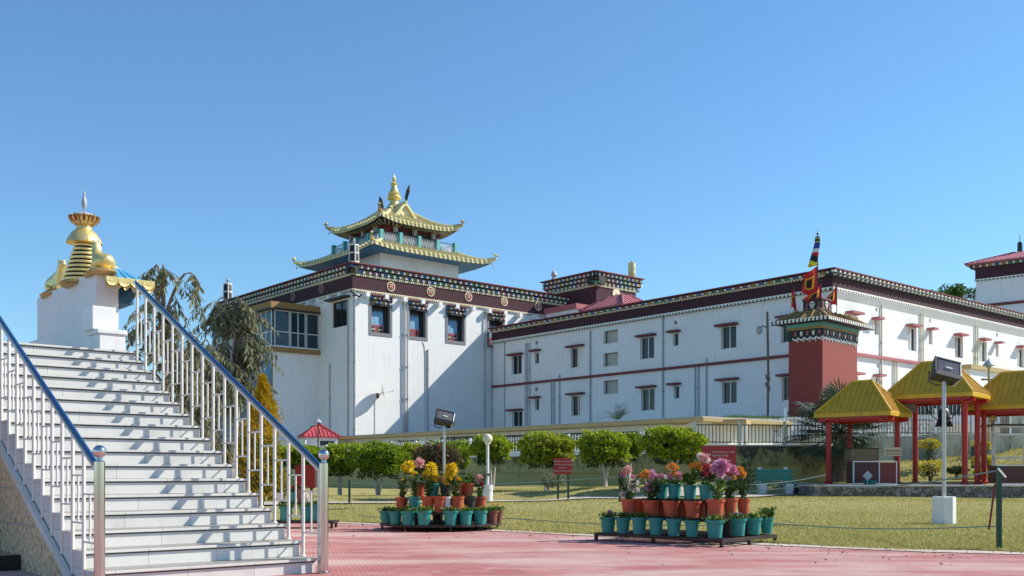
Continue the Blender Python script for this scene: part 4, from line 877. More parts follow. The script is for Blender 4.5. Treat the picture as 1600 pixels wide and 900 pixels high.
mb = MB(); o_ = .5
hip(mb, -o_, ew + o_, -o_, ed + o_, ze + .0, .35, ew - .35, .3, ed - .3, ze + .55, 'ochre', 4, 1.1, 'maroon_paint'); mb.box(-o_, ew + o_, -o_, ed + o_, ze - .06, ze - .003, 'black_paint')
mb.box(-.1, ew + .1, -.1, ed + .1, zb + .78, ze - .07, 'maroon_paint'); rf = mb.build('roof', et); mb = MB()
for mp, L0, L1 in ((lambda s, z, d: (d - o_, s, z), -o_, ed + o_), (lambda s, z, d: (s, d - o_, z), -o_, ew + o_)):
    s = L0 + .05
    while s < L1: mb.mbox(mp, s, s + .1, ze - .05, ze + .1, -.04, .03, 'block_white'); mb.mbox(mp, s + .1, s + .18, ze - .1, ze + .08, -.03, .03, 'black_paint'); s += .19
mb.build('eave_beads', rf); mb = MB()
for k in range(7):
    s = -.2 + (ew + .4) * k / 6; mb.tube([(s, -.5, ze + .05), (.35 + (ew - .7) * k / 6, .28, ze + .56)], .035, 'block_ochre', 5)
for k in range(5):
    s = -.2 + (ed + .4) * k / 4; mb.tube([(-.5, s, ze + .05), (.33, .3 + (ed - .6) * k / 4, ze + .56)], .035, 'block_ochre', 5)
for cx, cy, qx, qy in ((-o_, -o_, .35, .3), (ew + o_, -o_, ew - .35, .3), (-o_, ed + o_, .35, ed - .3)): mb.tube([(cx, cy, ze + .03), (qx, qy, ze + .58)], .06, 'ochre', 6)
mb.build('roof_ribs', rf)
cx, cy = ew * .32, ed * .5; bz = ze + .5; mb = MB(); mb.box(cx - .45, cx + .45, cy - .45, cy + .45, bz, bz + .6, 'black_paint'); mb.box(cx - .49, cx + .49, cy - .49, cy + .49, bz + .56, bz + .64, 'maroon_paint')
for (ox, oy, ax) in ((cx - .455, cy, 1), (cx, cy - .455, 0)):
    f = (lambda s, z, d: (ox - d, oy + s, z)) if ax else (lambda s, z, d: (ox + s, oy - d, z))
    disc(mb, f(0, bz + .38, 0), .13, ((0, 1, 0) if ax else (1, 0, 0), (0, 0, 1)), (-1, 0, 0) if ax else (0, -1, 0), 'block_white', .03)
    mb.mbox(f, -.07, .07, bz + .16, bz + .28, 0, .03, 'block_white')
    for sx_ in (-.065, .065): mb.mbox(f, sx_ - .035, sx_ + .035, bz + .36, bz + .42, .03, .036, 'black_paint')
    mb.mbox(f, -.015, .015, bz + .3, bz + .34, .03, .036, 'black_paint')
    for k in range(3): mb.mbox(f, -.06 + k * .045, -.04 + k * .045, bz + .18, bz + .23, .03, .036, 'black_paint')
    for sx_ in (-.36, .22): mb.mbox(f, sx_, sx_ + .14, bz + .12, bz + .24, 0, .02, 'rose_paint'); mb.mbox(f, sx_, sx_ + .06, bz + .26, bz + .46, 0, .02, 'rose_paint')
mb.build('skull_box', et)
def flag(label, u, v0, v1, Y, zfoot, pts):
    """wavy pennant patch; corners (x, z) in metres from the pole top: top-pole, bottom-pole, bottom-out, top-out"""
    p = at(u, v0, Y); t = thing('flag', label, 'flag', (p.x, p.y, zfoot), 0, 'pennants on the red tower'); h = p.z - zfoot
    q = MB(); q.tube([(0, 0, 0), (0, 0, h)], .018, 'lamp_black', 6); q.lathe([(.02, h), (.04, h + .05), (.002, h + .16)], 'lamp_black', 8); q.build('pole', t)
    a, b, c, d = [Vector((x, 0, h + z)) for x, z in pts]; n_ = 20; W_ = max(.2, (b - c).length)
    def P(i, j):                           # i outwards, j downwards
        x = (a * (1 - j) + b * j) * (1 - i) + (d * (1 - j) + c * j) * i
        return Vector((x.x, .16 * W_ * math.sin(i * 7 + j * 3 + u) * min(1, i * 2), x.z + .05 * math.sin(i * 6 + u) * (j > .0)))
    mb = MB()
    for i in range(n_):
        for j in range(n_):
            i0, i1, j0, j1 = i / n_, (i + 1) / n_, j / n_, (j + 1) / n_; im, jm = (i0 + i1) / 2, (j0 + j1) / 2
            e = min(im * .9, (1 - im) * 1.1, jm, 1 - jm); mt = 'cloth_black' if e > .34 else ('cloth_yellow' if .23 < e <= .31 else 'cloth_red')
            mb.add([P(i0, j0), P(i1, j0), P(i1, j1), P(i0, j1)], [(0, 1, 2, 3)], mt, True)
    return mb.build('cloth', t), t
zf = bz + .64
c_, s_ = EF.wor(cx, cy); Ycen = s_
flag('large red pennant with yellow and black triangle, below the striped banner on the tallest pole', 1277.5, 415, 470, Ycen, zf, [(0, 0), (0, -1.3), (-.78, -1.32), (-.6, -.45)])
flag('lower right-hand of the two middle red pennants, just above the skull box', 1283, 442, 476, Ycen - .35, zf - .1, [(0, 0), (0, -1.0), (-.85, -.78), (-.3, -.4)])
flag('red pennant at the right corner of the red tower roof', 1307.5, 446, 478, Ycen + .6, ze + .4, [(0, 0), (0, -.95), (-.78, -.88), (-.22, -.35)])
flag('narrow furled red pennant at the left corner of the red tower roof', 1241, 450, 480, Ycen - .1, ze + .1, [(0, 0), (.12, -1.0), (-.14, -.9), (-.14, -.3)])
q0 = at(1277.5, 365, Ycen); t = thing('prayer_banner', 'striped tubular banner in yellow, blue, white, red and black topping the tallest pole', 'banner', (q0.x, q0.y, zf), 0); h = q0.z - zf
q = MB(); q.tube([(0, 0, 0), (0, 0, h)], .022, 'lamp_black', 6); q.lathe([(.03, h - .05), (.06, h), (.02, h + .06), (.002, h + .2)], 'lamp_black', 8); q.build('pole', t)
mb = MB(); seg = [('cloth_black', .0), ('cloth_yellow', .06), ('cloth_black', .1), ('cloth_yellow', .22), ('cloth_blue', .26), ('cloth_white', .55), ('cloth_red', .72), ('cloth_black', .85), ('cloth_yellow', 1.13), (None, 1.32)]
for k in range(len(seg) - 1):
    for j in range(3):
        z0_ = seg[k][1] + (seg[k + 1][1] - seg[k][1]) * j / 3; z1_ = seg[k][1] + (seg[k + 1][1] - seg[k][1]) * (j + 1) / 3
        f = lambda z: [(-.22 * max(0, z - .3) - .0 + (.1 + .07 * z) * math.cos(2 * math.pi * i / 14) * (1 + .22 * math.sin(5 * 2 * math.pi * i / 14)), (.1 + .05 * z) * math.sin(2 * math.pi * i / 14), h - .15 - z + .05 * math.sin(i) * (z > .8)) for i in range(14)]
        A_, B_ = f(z0_), f(z1_); mb.add(A_ + B_, [(i, (i + 1) % 14, 14 + (i + 1) % 14, 14 + i) for i in range(14)], seg[k][0], True)
mb.build('cloth', t)
# ================================================================ TERRACES AND WALLS
WF = Frame(8.48, 33.0, A0)                    # yellow retaining wall, runs along local y; its face is local x = 0
UW = lambda u: WF.onX(u, 700)[0]
y1080, yfar = UW(1083), UW(330)
R0_ = WF.wor(0, y1080); QF = Frame(R0_[0], R0_[1], 4); QL = QF.onY(1302, 700)[0]
pmat('pale_bounce_ground', (.58, .54, .46), .9, var=.12, dirt=.2, streak=2)  # unseen ground, made pale to bounce light onto the shaded white walls
mb = MB()
def slab(mb, pts, z, mat):
    mb.prism([(x, y, z - 2.5) for x, y in pts], (0, 0, 2.5), mat)
P_ = [QF.wor(0, .3), WF.wor(.3, y1080 + .3), WF.wor(.3, yfar), WF.wor(40, yfar + 30), WF.wor(60, 20), (30, 42.3), (12.2, 42.3), QF.wor(QL, .3)]
slab(mb, P_, 1.62, 'soil'); mb.mats = ['pale_bounce_ground']; tag(mb.build('terrace'), kind='structure')
m, n, l, b = nmat('stained_yellow')
tc = n.new('ShaderNodeTexCoord').outputs['Object']; sep = n.new('ShaderNodeSeparateXYZ'); l.new(tc, sep.inputs[0])
g = noise(n, l, 1.2, mapping(n, l, tc, (1.3, 1.3, .9)), 8, .78); top = n.new('ShaderNodeMapRange'); l.new(sep.outputs[2], top.inputs[0]); top.inputs[1].default_value = .5; top.inputs[2].default_value = 1.9; top.inputs[3].default_value = -.12; top.inputs[4].default_value = .17
ad = n.new('ShaderNodeMath'); ad.operation = 'ADD'; l.new(g, ad.inputs[0]); l.new(top.outputs[0], ad.inputs[1])
c = mixc(n, l, noise(n, l, 2, tc), (.42, .34, .12), (.52, .45, .2)); l.new(mixc(n, l, ramp(n, l, ad.outputs[0], ((.5, 0.0), (.68, .93))), c, (.035, .032, .025)), b.inputs['Base Color']); b.inputs['Roughness'].default_value = .9
yw = thing('retaining_wall', 'mould-stained yellow retaining wall with raised plinth behind the clipped trees', 'wall', (WF.ox, WF.oy, 0), WF.a)
mb = MB(); mb.box(0, .34, y1080, yfar, -.5, 1.68, 'stained_yellow'); mb.box(-.06, -.0, y1080, yfar, .98, 1.03, 'stained_yellow'); mb.build('wall', yw)
mb = MB(); mb.box(-.05, .4, y1080, yfar, 1.68, 1.78, 'white_paint'); mb.build('coping', yw)
yq = thing('retaining_wall', 'stained yellow garden wall behind the green bench', 'wall', (QF.ox, QF.oy, 0), QF.a); mb = MB(); mb.box(.0, QL, 0, .34, -.2, 1.93, 'stained_yellow'); mb.box(.0, QL, -.05, 0, 1.3, 1.35, 'stained_yellow'); mb.build('wall', yq); mb = MB(); mb.box(-.05, QL + .05, -.05, .4, 1.93, 1.98, 'old_white'); mb.build('coping', yq)
mb = MB(); mb.box(-.35, -.0, y1080, yfar, -.5, .1, 'border_concrete'); mb.build('footing', yw)
def fence(label, fr, x, y0, y1, z0, h, group, sp=.14, post='white_paint', bar='rail_white', pw=2.2, axis='y', name='railing_fence', pk=True):
    t = thing(name, label, 'fence', (fr.ox, fr.oy, 0), fr.a, group); mp = (lambda s, z, d: (x + d, s, z)) if axis == 'y' else (lambda s, z, d: (s, x + d, z))
    mb = MB(); n_ = max(1, round((y1 - y0) / pw))
    for zz in (z0 + .08, z0 + h * .82): mb.mbox(mp, y0, y1, zz, zz + .035, -.015, .015, bar)
    mb.build('rail', t); mb = MB(); s = y0 + sp
    while s < y1: mb.mbox(mp, s - .011, s + .011, z0 + .05, z0 + h * (.96 if pk else .84), -.01, .01, bar); s += sp
    mb.build('bars', t)
    for k in range(n_ + 1): s = y0 + (y1 - y0) * k / n_; mb = MB(); mb.mbox(mp, s - .045, s + .045, z0, z0 + h, -.045, .045, post); mb.build('post', t)
    return t
fence('white picket railing on the yellow wall behind the clipped trees', WF, .17, y1080 + .1, yfar - 2, 1.78, .78, 'railings on the walls', sp=.16, bar='rail_white')
fence('dark barred railing with pale posts above the green bench and big red sign', QF, .17, .1, QL - .1, 1.98, .85, 'railings on the walls', sp=.13, bar='lamp_black', post='cream_wall', pw=1.5, pk=False, axis='x')
# low cream building with the long tan roof edge
LF = Frame(*at(525, 683, 60)[:2], A0)
yR = -LF.onX(1100, 660)[0] if False else LF.onX(1100, 660)[0]
lb = thing('low_building', 'long low cream building with tan roof edge and dark strip windows behind the trees', 'building', (LF.ox, LF.oy, 0), LF.a)
ops = []
for u0, u1, v0, v1 in ((575, 610, 688, 697), (620, 657, 686, 697), (688, 746, 682, 706), (762, 821, 680, 710), (846, 911, 677, 709), (927, 996, 675, 706), (1015, 1060, 672, 705)):
    ops.append(unproj(LF, 'X', u0, u1, v0, v1))
ops = [(a, b, max(c, 1.95), d) for a, b, c, d in ops]
mb = MB(); yA = yR; facade(mb, mX, yA, .0, 0, 2.95, ops, .2, 'cream_wall'); mb.quad((0, 0, 0), (5, 0, 0), (5, 0, 2.95), (0, 0, 2.95), 'cream_wall'); mb.quad((0, yA, 0), (5, yA, 0), (5, yA, 2.95), (0, yA, 2.95), 'cream_wall'); mb.quad((5, 0, 0), (5, yA, 0), (5, yA, 2.95), (5, 0, 2.95), 'cream_wall'); mb.quad((.3, 0, .2), (.3, yA, .2), (.3, yA, 2.95), (.3, 0, 2.95), 'dark_brown'); mb.build('wall', lb)
for i, o in enumerate(ops):
    window(lb, mX, *o, .15, 3 if i > 1 else 2, 'lamp_black' if i not in (0, 1) else 'aluminium', 'glass_dark', .05, curtain=(.1, .45) if i == 0 else ((0, .12) if i == 1 else None))
mb = MB(); mb.box(-.55, 5.3, yA - .4, .5, 2.95, 3.12, 'tan_edge'); mb.box(-.5, 5.2, yA - .3, .4, 3.12, 3.16, 'concrete')
mb.build('roof', lb, bevel=.02)
va = at(1050, 659, 39.6); vb_ = at(1166, 657, 38.6); t = thing('veranda', 'tan slab roof on cream posts at the right end of the low building', 'veranda', (va.x, va.y, 0), math.atan2(vb_.y - va.y, vb_.x - va.x)); L_ = (vb_ - va).length; mb = MB(); mb.box(0, L_, 0, 1.8, va.z - .12, va.z + .06, 'tan_edge'); mb.build('roof', t, bevel=.02)
for x in (L_ * .42, L_ - .06): mb = MB(); mb.box(x - .07, x + .07, .1, .24, 1.6, va.z - .12, 'cream_wall'); mb.build('post', t)
# kiosk with the red metal roof
kx, ky = at(498, 690, 58)[:2]; kt = thing('kiosk', 'small white kiosk with bright red ribbed metal hip roof left of the low building', 'kiosk', (kx, ky, 0), R(22))
mb = MB(); mb.box(-.92, .92, -.92, .92, 0, HC + (HV - 682) / F * 58, 'white_wall'); zz = HC + (HV - 683) / F * 58; mb.box(-.1, .7, -.95, -.92, zz - .75, zz - .25, 'lamp_black'); mb.build('wall', kt)
hiproof('roof', kt, -.92, .92, -.92, .92, zz, zz + .7, .08, 'red_roof', .22, .12)
wall2 = thing('boundary_wall', 'plain cream wall left of the red roofed kiosk', 'wall', (*at(430, 700, 56)[:2], 0), 0); mb = MB(); mb.box(-2.2, 1.7, 0, .25, 0, HC + (HV - 688) / F * 56, 'cream_wall'); mb.build('wall', wall2)
lp = at(497, 660, 50); t = thing('street_lamp', 'thin pole lamp with a conical hood in front of the red kiosk roof', 'street lamp', (lp.x, lp.y, 0)); q = MB(); q.tube([(0, 0, 0), (0, 0, lp.z + .1)], .035, 'dark_brown', 8); q.tube([(-.4, 0, lp.z - .25), (0, 0, lp.z - .15), (.1, 0, lp.z)], .02, 'dark_brown', 6); q.build('pole', t); q = MB(); q.lathe([(.22, lp.z), (.12, lp.z + .1), (.03, lp.z + .18)], 'pipe_grey', 14); q.build('lamp_hood', t)
# white painted brick retaining wall and the upper ground by the wing
m, n, l, b = nmat('white_brick')
tc = n.new('ShaderNodeTexCoord').outputs['Object']; br = n.new('ShaderNodeTexBrick'); l.new(mapping(n, l, tc, (1, 1, 1), (R(90), 0, R(90))), br.inputs['Vector']); br.inputs['Scale'].default_value = 1
br.inputs['Brick Width'].default_value = .42; br.inputs['Row Height'].default_value = .2; br.inputs['Mortar Size'].default_value = .02; br.inputs['Color1'].default_value = (.7, .7, .68, 1); br.inputs['Color2'].default_value = (.6, .6, .58, 1); br.inputs['Mortar'].default_value = (.2, .2, .19, 1)
c = mixc(n, l, ramp(n, l, noise(n, l, 2.2, mapping(n, l, tc, (1, 1, .6)), 7, .75), ((.55, 0.0), (.68, .85))), br.outputs[0], (.06, .06, .055)); l.new(c, b.inputs['Base Color']); b.inputs['Roughness'].default_value = .9
HF = Frame(*at(1235, 655, 42)[:2], 20)
yl_ = 0
wbk = thing('white_brick_wall', 'whitewashed brick retaining wall with black mould below the wing and the red tower', 'wall', (HF.ox, HF.oy, 0), HF.a)
zt3 = HC + (HV - 651) / F * 42
mb = MB(); xa = HF.onY(1150, 660)[0]; xb = HF.onY(1470, 660)[0]
mb.prism([(xa, 0, .8), (xb, 0, .8), (xb, 0, zt3 - .05), (1.2, 0, zt3), (0, 0, zt3 - .02), (xa, 0, zt3 - .35)], (0, .4, 0), 'white_brick'); mb.build('wall', wbk)
mb = MB(); ptsT = [HF.wor(xa, .3), HF.wor(xb, .3), HF.wor(xb + 20, 1), (60, 60), (50, 95), (5, 90), PF.wor(-1.5, LB)]
mb.prism([(x, y, zt3 - 3) for x, y in ptsT], (0, 0, 2.93), 'pale_bounce_ground'); tag(mb.build('upper_ground'), kind='structure')
n_ = 5000; gx_ = RNG.uniform(xa, xb, n_); gyy = RNG.uniform(.1, 1.5, n_); ww = [HF.wor(a, b_) for a, b_ in zip(gx_, gyy)]
D = np.stack([RNG.normal(0, .5, n_), RNG.normal(0, .5, n_), np.ones(n_)], -1)
leafcloud('bank_grass', np.array([[p[0], p[1], zt3 - .08] for p in ww]), D, RNG.uniform(.06, .2, n_), .02, 'leaf_green'); tag(bpy.data.objects['bank_grass'], kind='stuff')
# retaining wall and white railing seen through the pavilions
RW = Frame(12.0, 42.0, 3)
m, n, l, b = nmat('grey_stone_wall')
tc = n.new('ShaderNodeTexCoord').outputs['Object']; c = mixc(n, l, noise(n, l, 2, tc), (.5, .46, .33), (.6, .58, .48)); l.new(mixc(n, l, ramp(n, l, noise(n, l, 1.3, mapping(n, l, tc, (1.5, 1, .45)), 8, .75), ((.47, 0.0), (.68, .9))), c, (.06, .055, .045)), b.inputs['Base Color']); b.inputs['Roughness'].default_value = .9
rw = thing('retaining_wall', 'weathered pale stone retaining wall on the bank behind the yellow pavilions', 'wall', (RW.ox, RW.oy, 0), RW.a)
z1 = HC + (HV - 683) / F * 42; mb = MB(); mb.box(-.5, 5.5, 0, .5, 0, z1, 'grey_stone_wall'); mb.box(5.5, 22, -1.2, .5, 0, z1 + .12, 'grey_stone_wall'); mb.box(9.5, 22, .6, 1.2, 0, z1 + 1.1, 'grey_stone_wall'); mb.build('wall', rw, bevel=.03)
mb = MB(); mb.box(-.5, 5.5, -.03, .53, z1, z1 + .07, 'old_white'); mb.build('coping', rw)
fence('white barred railing on the stone wall seen between the red pavilion posts', RW, .25, -.4, 9.4, z1 + .1, 1.15, 'railings on the walls', sp=.13, bar='lamp_black', post='white_paint', pw=1.6, axis='x', pk=False)
bz_ = at(1450, 640, 46); t = thing('gate_house', 'low white building with a dark barred window behind the middle pavilion', 'building', (bz_.x, 46.5, 0), R(8))
mb = MB(); mb.box(-3.2, 4.5, 0, 3, 0, HC + (HV - 624) / F * 46.5, 'white_wall'); mb.box(-.6, 2.4, -.04, .0, HC + (HV - 648) / F * 46.5, HC + (HV - 626) / F * 46.5, 'glass_dark'); mb.build('wall', t)
mb = MB()
for k in range(16): mb.box(-.6 + k * .2, -.57 + k * .2, -.08, -.05, HC + (HV - 648) / F * 46.5, HC + (HV - 626) / F * 46.5, 'aluminium')
mb.build('window_bars', t)
aw = at(1500, 577, 50); t = thing('canopy', 'tan flat canopy slab on the sunlit wing wall above the pavilions', 'canopy', (*PF.wor(PF.onY(1510, 577)[0], 0), 0), PF.a); zz = PF.onY(1510, 579)[1]
mb = MB(); mb.box(-2.2, 6.5, -1.3, -.01, zz - .12, zz + .12, 'tan_edge'); mb.box(-1.9, 6.3, -1.1, -.01, zz - 2.5, zz - .12, 'white_wall'); mb.build('slab', t)
pmat('pole_metal', (.5, .5, .5), .38, .6)
# ================================================================ PAVILION PLATFORM
m, n, l, b = nmat('crazy_stone')
tc = n.new('ShaderNodeTexCoord').outputs['Object']; vo = n.new('ShaderNodeTexVoronoi'); vo.inputs['Scale'].default_value = 6; l.new(mapping(n, l, tc, (1, 1, 1.2)), vo.inputs['Vector'])
ve = n.new('ShaderNodeTexVoronoi'); ve.feature = 'DISTANCE_TO_EDGE'; ve.inputs['Scale'].default_value = 6; l.new(mapping(n, l, tc, (1, 1, 1.2)), ve.inputs['Vector'])
c = mixc(n, l, ramp(n, l, vo.outputs['Color'], ((.2, 0.0), (.8, 1.0))), (.12, .10, .085), (.3, .27, .24)); l.new(mixc(n, l, ramp(n, l, ve.outputs[0], ((.02, 1.0), (.07, 0.0))), c, (.05, .045, .04)), b.inputs['Base Color']); b.inputs['Roughness'].default_value = .8
PZ = HC + (HV - 758) / F * 30
pl = thing('platform', 'long low platform faced with dark crazy stone carrying the yellow roofed pavilions', 'platform', (0, 0, 0)); x0 = at(1273, 0, 30).x
mb = MB(); mb.box(x0, 26, 30, 36, 0, PZ - .05, 'crazy_stone'); mb.build('stone_face', pl); mb = MB(); mb.box(x0 - .04, 26, 29.96, 36.04, PZ - .05, PZ, 'concrete'); mb.build('paving', pl, bevel=.01)
def pavilion(label, uc, Yc, z_e, z_r, wx, ly, posts, name='pavilion'):
    """uc, Yc: near eave corner; local x runs right-away (sunlit hip), local y runs left-away (long shaded slope)"""
    a = R(50); c = at(uc, 640, Yc); t = thing(name, label, 'pavilion', (c.x, Yc, PZ), a, 'yellow roofed pavilions'); ze, zr = z_e - PZ, z_r - PZ
    k = wx / 2 - .06; r0, r1 = k, ly - k
    mb = MB(); hip(mb, 0, wx, 0, ly, ze, k, wx - k, r0, r1, zr, 'yellow_roof', 1, 1, 'pillar_red'); mb.box(-.02, wx + .02, -.02, ly + .02, ze - .13, ze - .002, 'yellow_roof'); r = mb.build('roof', t)
    mb = MB(); s = .12
    while s < ly - .05:
        tm = min(1, s / r0, (ly - s) / (ly - r1))
        for x0, x1 in ((0, k), (wx, wx - k)): mb.tube([(x0, s, ze + .02), (x0 + (x1 - x0) * tm, s, ze + (zr - ze) * tm + .02)], .018, 'yellow_roof', 4)
        s += .17
    s = .1
    while s < wx - .05:
        tm = min(1, s / k, (wx - s) / k)
        for y0, y1 in ((0, r0), (ly, r1)): mb.tube([(s, y0, ze + .02), (s, y0 + (y1 - y0) * tm, ze + (zr - ze) * tm + .02)], .018, 'yellow_roof', 4)
        s += .17
    for x0, x1 in ((0, k), (wx, wx - k)):
        for y0, y1 in ((0, r0), (ly, r1)): mb.tube([(x0, y0, ze + .02), (x1, y1, zr + .03)], .045, 'yellow_roof', 6)
    mb.tube([(wx / 2, r0, zr + .03), (wx / 2, r1, zr + .03)], .055, 'yellow_roof', 6); mb.build('roof_ribs', r)
    mb = MB()
    for x in (.3, wx - .3): mb.box(x - .05, x + .05, .0, ly, ze - .27, ze - .14, 'pillar_red')
    for y in (.3, ly - .3): mb.box(.0, wx, y - .05, y + .05, ze - .272, ze - .138, 'pillar_red')
    mb.box(-.0, .1, .1, ly - .1, ze - .22, ze - .14, 'pillar_red'); s = .2
    while s < ly: mb.box(.0, .34, s - .02, s + .02, ze - .2, ze - .15, 'pillar_red'); s += .3
    mb.build('beam', t)
    for x, y in posts: q = MB(); q.tube([(x, y, 0), (x, y, ze - .15)], .085, 'pillar_red', 14); q.lathe([(.14, 0), (.14, .07), (.11, .09)], 'pillar_red', 14, x, y); q.build('post', t)
    return t
pavilion('leftmost and lowest of the three yellow roofed pavilions', 1391, 31, 2.9, 3.93, 1.95, 2.45, ((.3, 2.1), (1.85, 2.0)))
pavilion('middle and tallest of the three yellow roofed pavilions, its roof behind the floodlight head', 1519, 31, 3.5, 4.58, 2.0, 2.75, ((.3, .3), (.3, 2.4), (1.92, 2.35), (1.7, .3)))
pavilion('rightmost yellow roofed pavilion, cut by the right edge', 1658, 31.2, 3.17, 4.28, 2.1, 2.95, ((.3, .3), (.35, 2.35), (1.8, .3)))
p = at(1419, 632, 31.6); t = thing('notice_board', 'blank dark board hung high between the two left posts of the middle pavilion', 'board', (p.x + .55, 33.1, p.z + .05)); mb = MB(); mb.box(-.3, .3, -.03, .03, -.2, .2, 'frame_grey'); mb.build('board', t)
p = at(1475, 640, 33.5); t = thing('temple_bell', 'dark hanging bell under the middle pavilion roof behind the lamp pole', 'bell', (p.x, 33.5, at(0, 662, 33.5).z)); q = MB(); q.lathe([(.3, -.1), (.26, -.02), (.2, .15), (.18, .4), (.1, .52), (.02, .56)], 'lamp_black', 20); q.build('bell', t); q = MB(); q.tube([(0, 0, .55), (0, 0, 1.5)], .02, 'lamp_black', 6); q.build('hanger', t)
t = thing('rope', 'thin dark rope drooping behind the middle pavilion posts', 'rope', (0, 33.4, 0)); q = MB()
q.tube([(at(1437 + 73 * k / 10, 0, 33.4).x, 0, at(0, 620 + 40 * math.sin(math.pi * k / 10), 33.4).z) for k in range(11)], .018, 'lamp_black', 5); q.build('rope', t)
# counters under the pavilions
def counter(label, u0, u1, v0, v1, Y, split, lo):
    a, c = at(u0, v1, Y), at(u1, v0, Y); w = c.x - a.x; h = c.z - PZ; t = thing('counter', label, 'counter', (a.x, Y, PZ))
    mb = MB(); mb.box(.03, w * split, .02, .7, .04, h, 'wood_counter'); mb.box(w * split, w, .0, .8, .04, h * .98, 'red_dark'); mb.build('panel', t)
    mb = MB()
    for x in (0, w * split - .03, w - .0): mb.box(x, x + .028, -.02, .04, 0, h + .02, 'white_paint')
    for z in (.0, h): mb.box(0, w + .03, -.025, .035, z, z + .03, 'white_paint')
    mb.build('frame', t); mb = MB(); mb.box(-.02, w * split, .1, .75, h + .05, h + .42, 'log'); mb.box(-.04, w * split + .02, .08, .78, h + .42, h + .46, 'dark_brown'); mb.build('back_shelf', t) if lo else None
counter('maroon panelled counter with white trim under the left pavilion', 1333, 1400, 722, 750, 31.9, .62, True)
counter('long maroon counter with white trim under the right pavilion', 1558, 1660, 728, 748, 31.9, .95, False)
p = at(1385, 708, 32.4); t = thing('carved_plank', 'pale wooden plank with carved lettering on the counter under the left pavilion', 'sign', (p.x, 31.85, p.z - .1)); mb = MB(); mb.box(-.28, .28, 0, .04, 0, .27, 'cream_rib'); mb.box(-.28, .28, -.005, .0, .125, .14, 'dark_brown'); mb.build('plank', t)
q = MB()
for r in range(2):
    for k in range(6): x = -.2 + k * .08; q.box(x, x + .045, -.012, -.002, .05 + r * .12, .062 + r * .12, 'dark_brown'); q.box(x + .015, x + .028, -.012, -.002, .03 + r * .12, .09 + r * .12, 'dark_brown')
q.build('carving', t)
p = at(1354, 747, 31.2); t = thing('diamond_sign', 'small pale diamond shaped sign standing before the maroon counter', 'sign', (p.x, 31.1, PZ)); mb = MB(); mb.prism([(-.16, 0, .28), (0, 0, .12), (.16, 0, .28), (0, 0, .44)], (0, .012, 0), 'pipe_grey'); mb.build('plate', t); mb = MB(); mb.tube([(0, .02, 0), (0, .02, .2)], .012, 'pipe_grey', 6); mb.build('stake', t)
p = at(1361, 754, 31.3); t = thing('basin', 'low teal plastic basin on the platform beside the diamond sign', 'basin', (p.x, 31.4, PZ)); q = MB(); q.lathe([(.16, 0), (.22, .12), (.235, .13), (.2, .125), (.15, .02)], 'teal_pot', 20); q.build('basin', t)
# glass booth at the right
t = thing('metal_booth', 'open aluminium framed booth behind the right pavilion post', 'booth', (at(1553, 0, 33.5).x, 33.5, PZ)); mb = MB(); w = 2.4; h = at(0, 668, 33.5).z - PZ
for x in (0, 1.0, w): mb.box(x, x + .05, 0, .05, 0, h, 'aluminium')
for z in (h, h - .28, .85): mb.box(0, w, -.01, .06, z, z + .06, 'aluminium')
mb.box(-.05, w, -.02, 1.2, h + .06, h + .12, 'lamp_black'); mb.build('frame', t); mb = MB(); mb.box(1.25, w, .02, .04, .9, h - .3, 'pipe_grey'); mb.build('pane', t)
def globe_lamp(label, u, vb, vt, Y, gcol='globe_cream', basew=.14, baseh=.42, zbase=None):
    p = at(u, vb, Y); tp = at(u, vt, Y).z - p.z; t = thing('globe_lamp', label, 'lamp', tuple(p), 0, 'globe lamps'); q = MB()
    q.lathe([(basew, -.1), (basew, baseh * .55), (basew + .01, baseh * .56), (basew + .01, baseh), (.06, baseh)], 'plastic_white', 20); q.build('base', t)
    q = MB(); q.tube([(0, 0, baseh), (0, 0, tp - .2)], .038, 'white_paint', 10); q.lathe([(.04, tp - .24), (.08, tp - .2), (.08, tp - .17)], 'plastic_white', 12); q.build('pole', t)
    q = MB(); r = .135; q.lathe([(r * math.sin(math.pi * k / 14) + .001, tp - .06 - r * math.cos(math.pi * k / 14)) for k in range(15)], gcol, 20); q.build('globe', t); return t
globe_lamp('cream globe lamp on a white pole beside the left flower stand', 762, 777, 682, 27.5, basew=.14, baseh=.34)
globe_lamp('white globe lamp half hidden behind the right pavilion post', 1551, 745, 652, 34, baseh=.1, basew=.06)
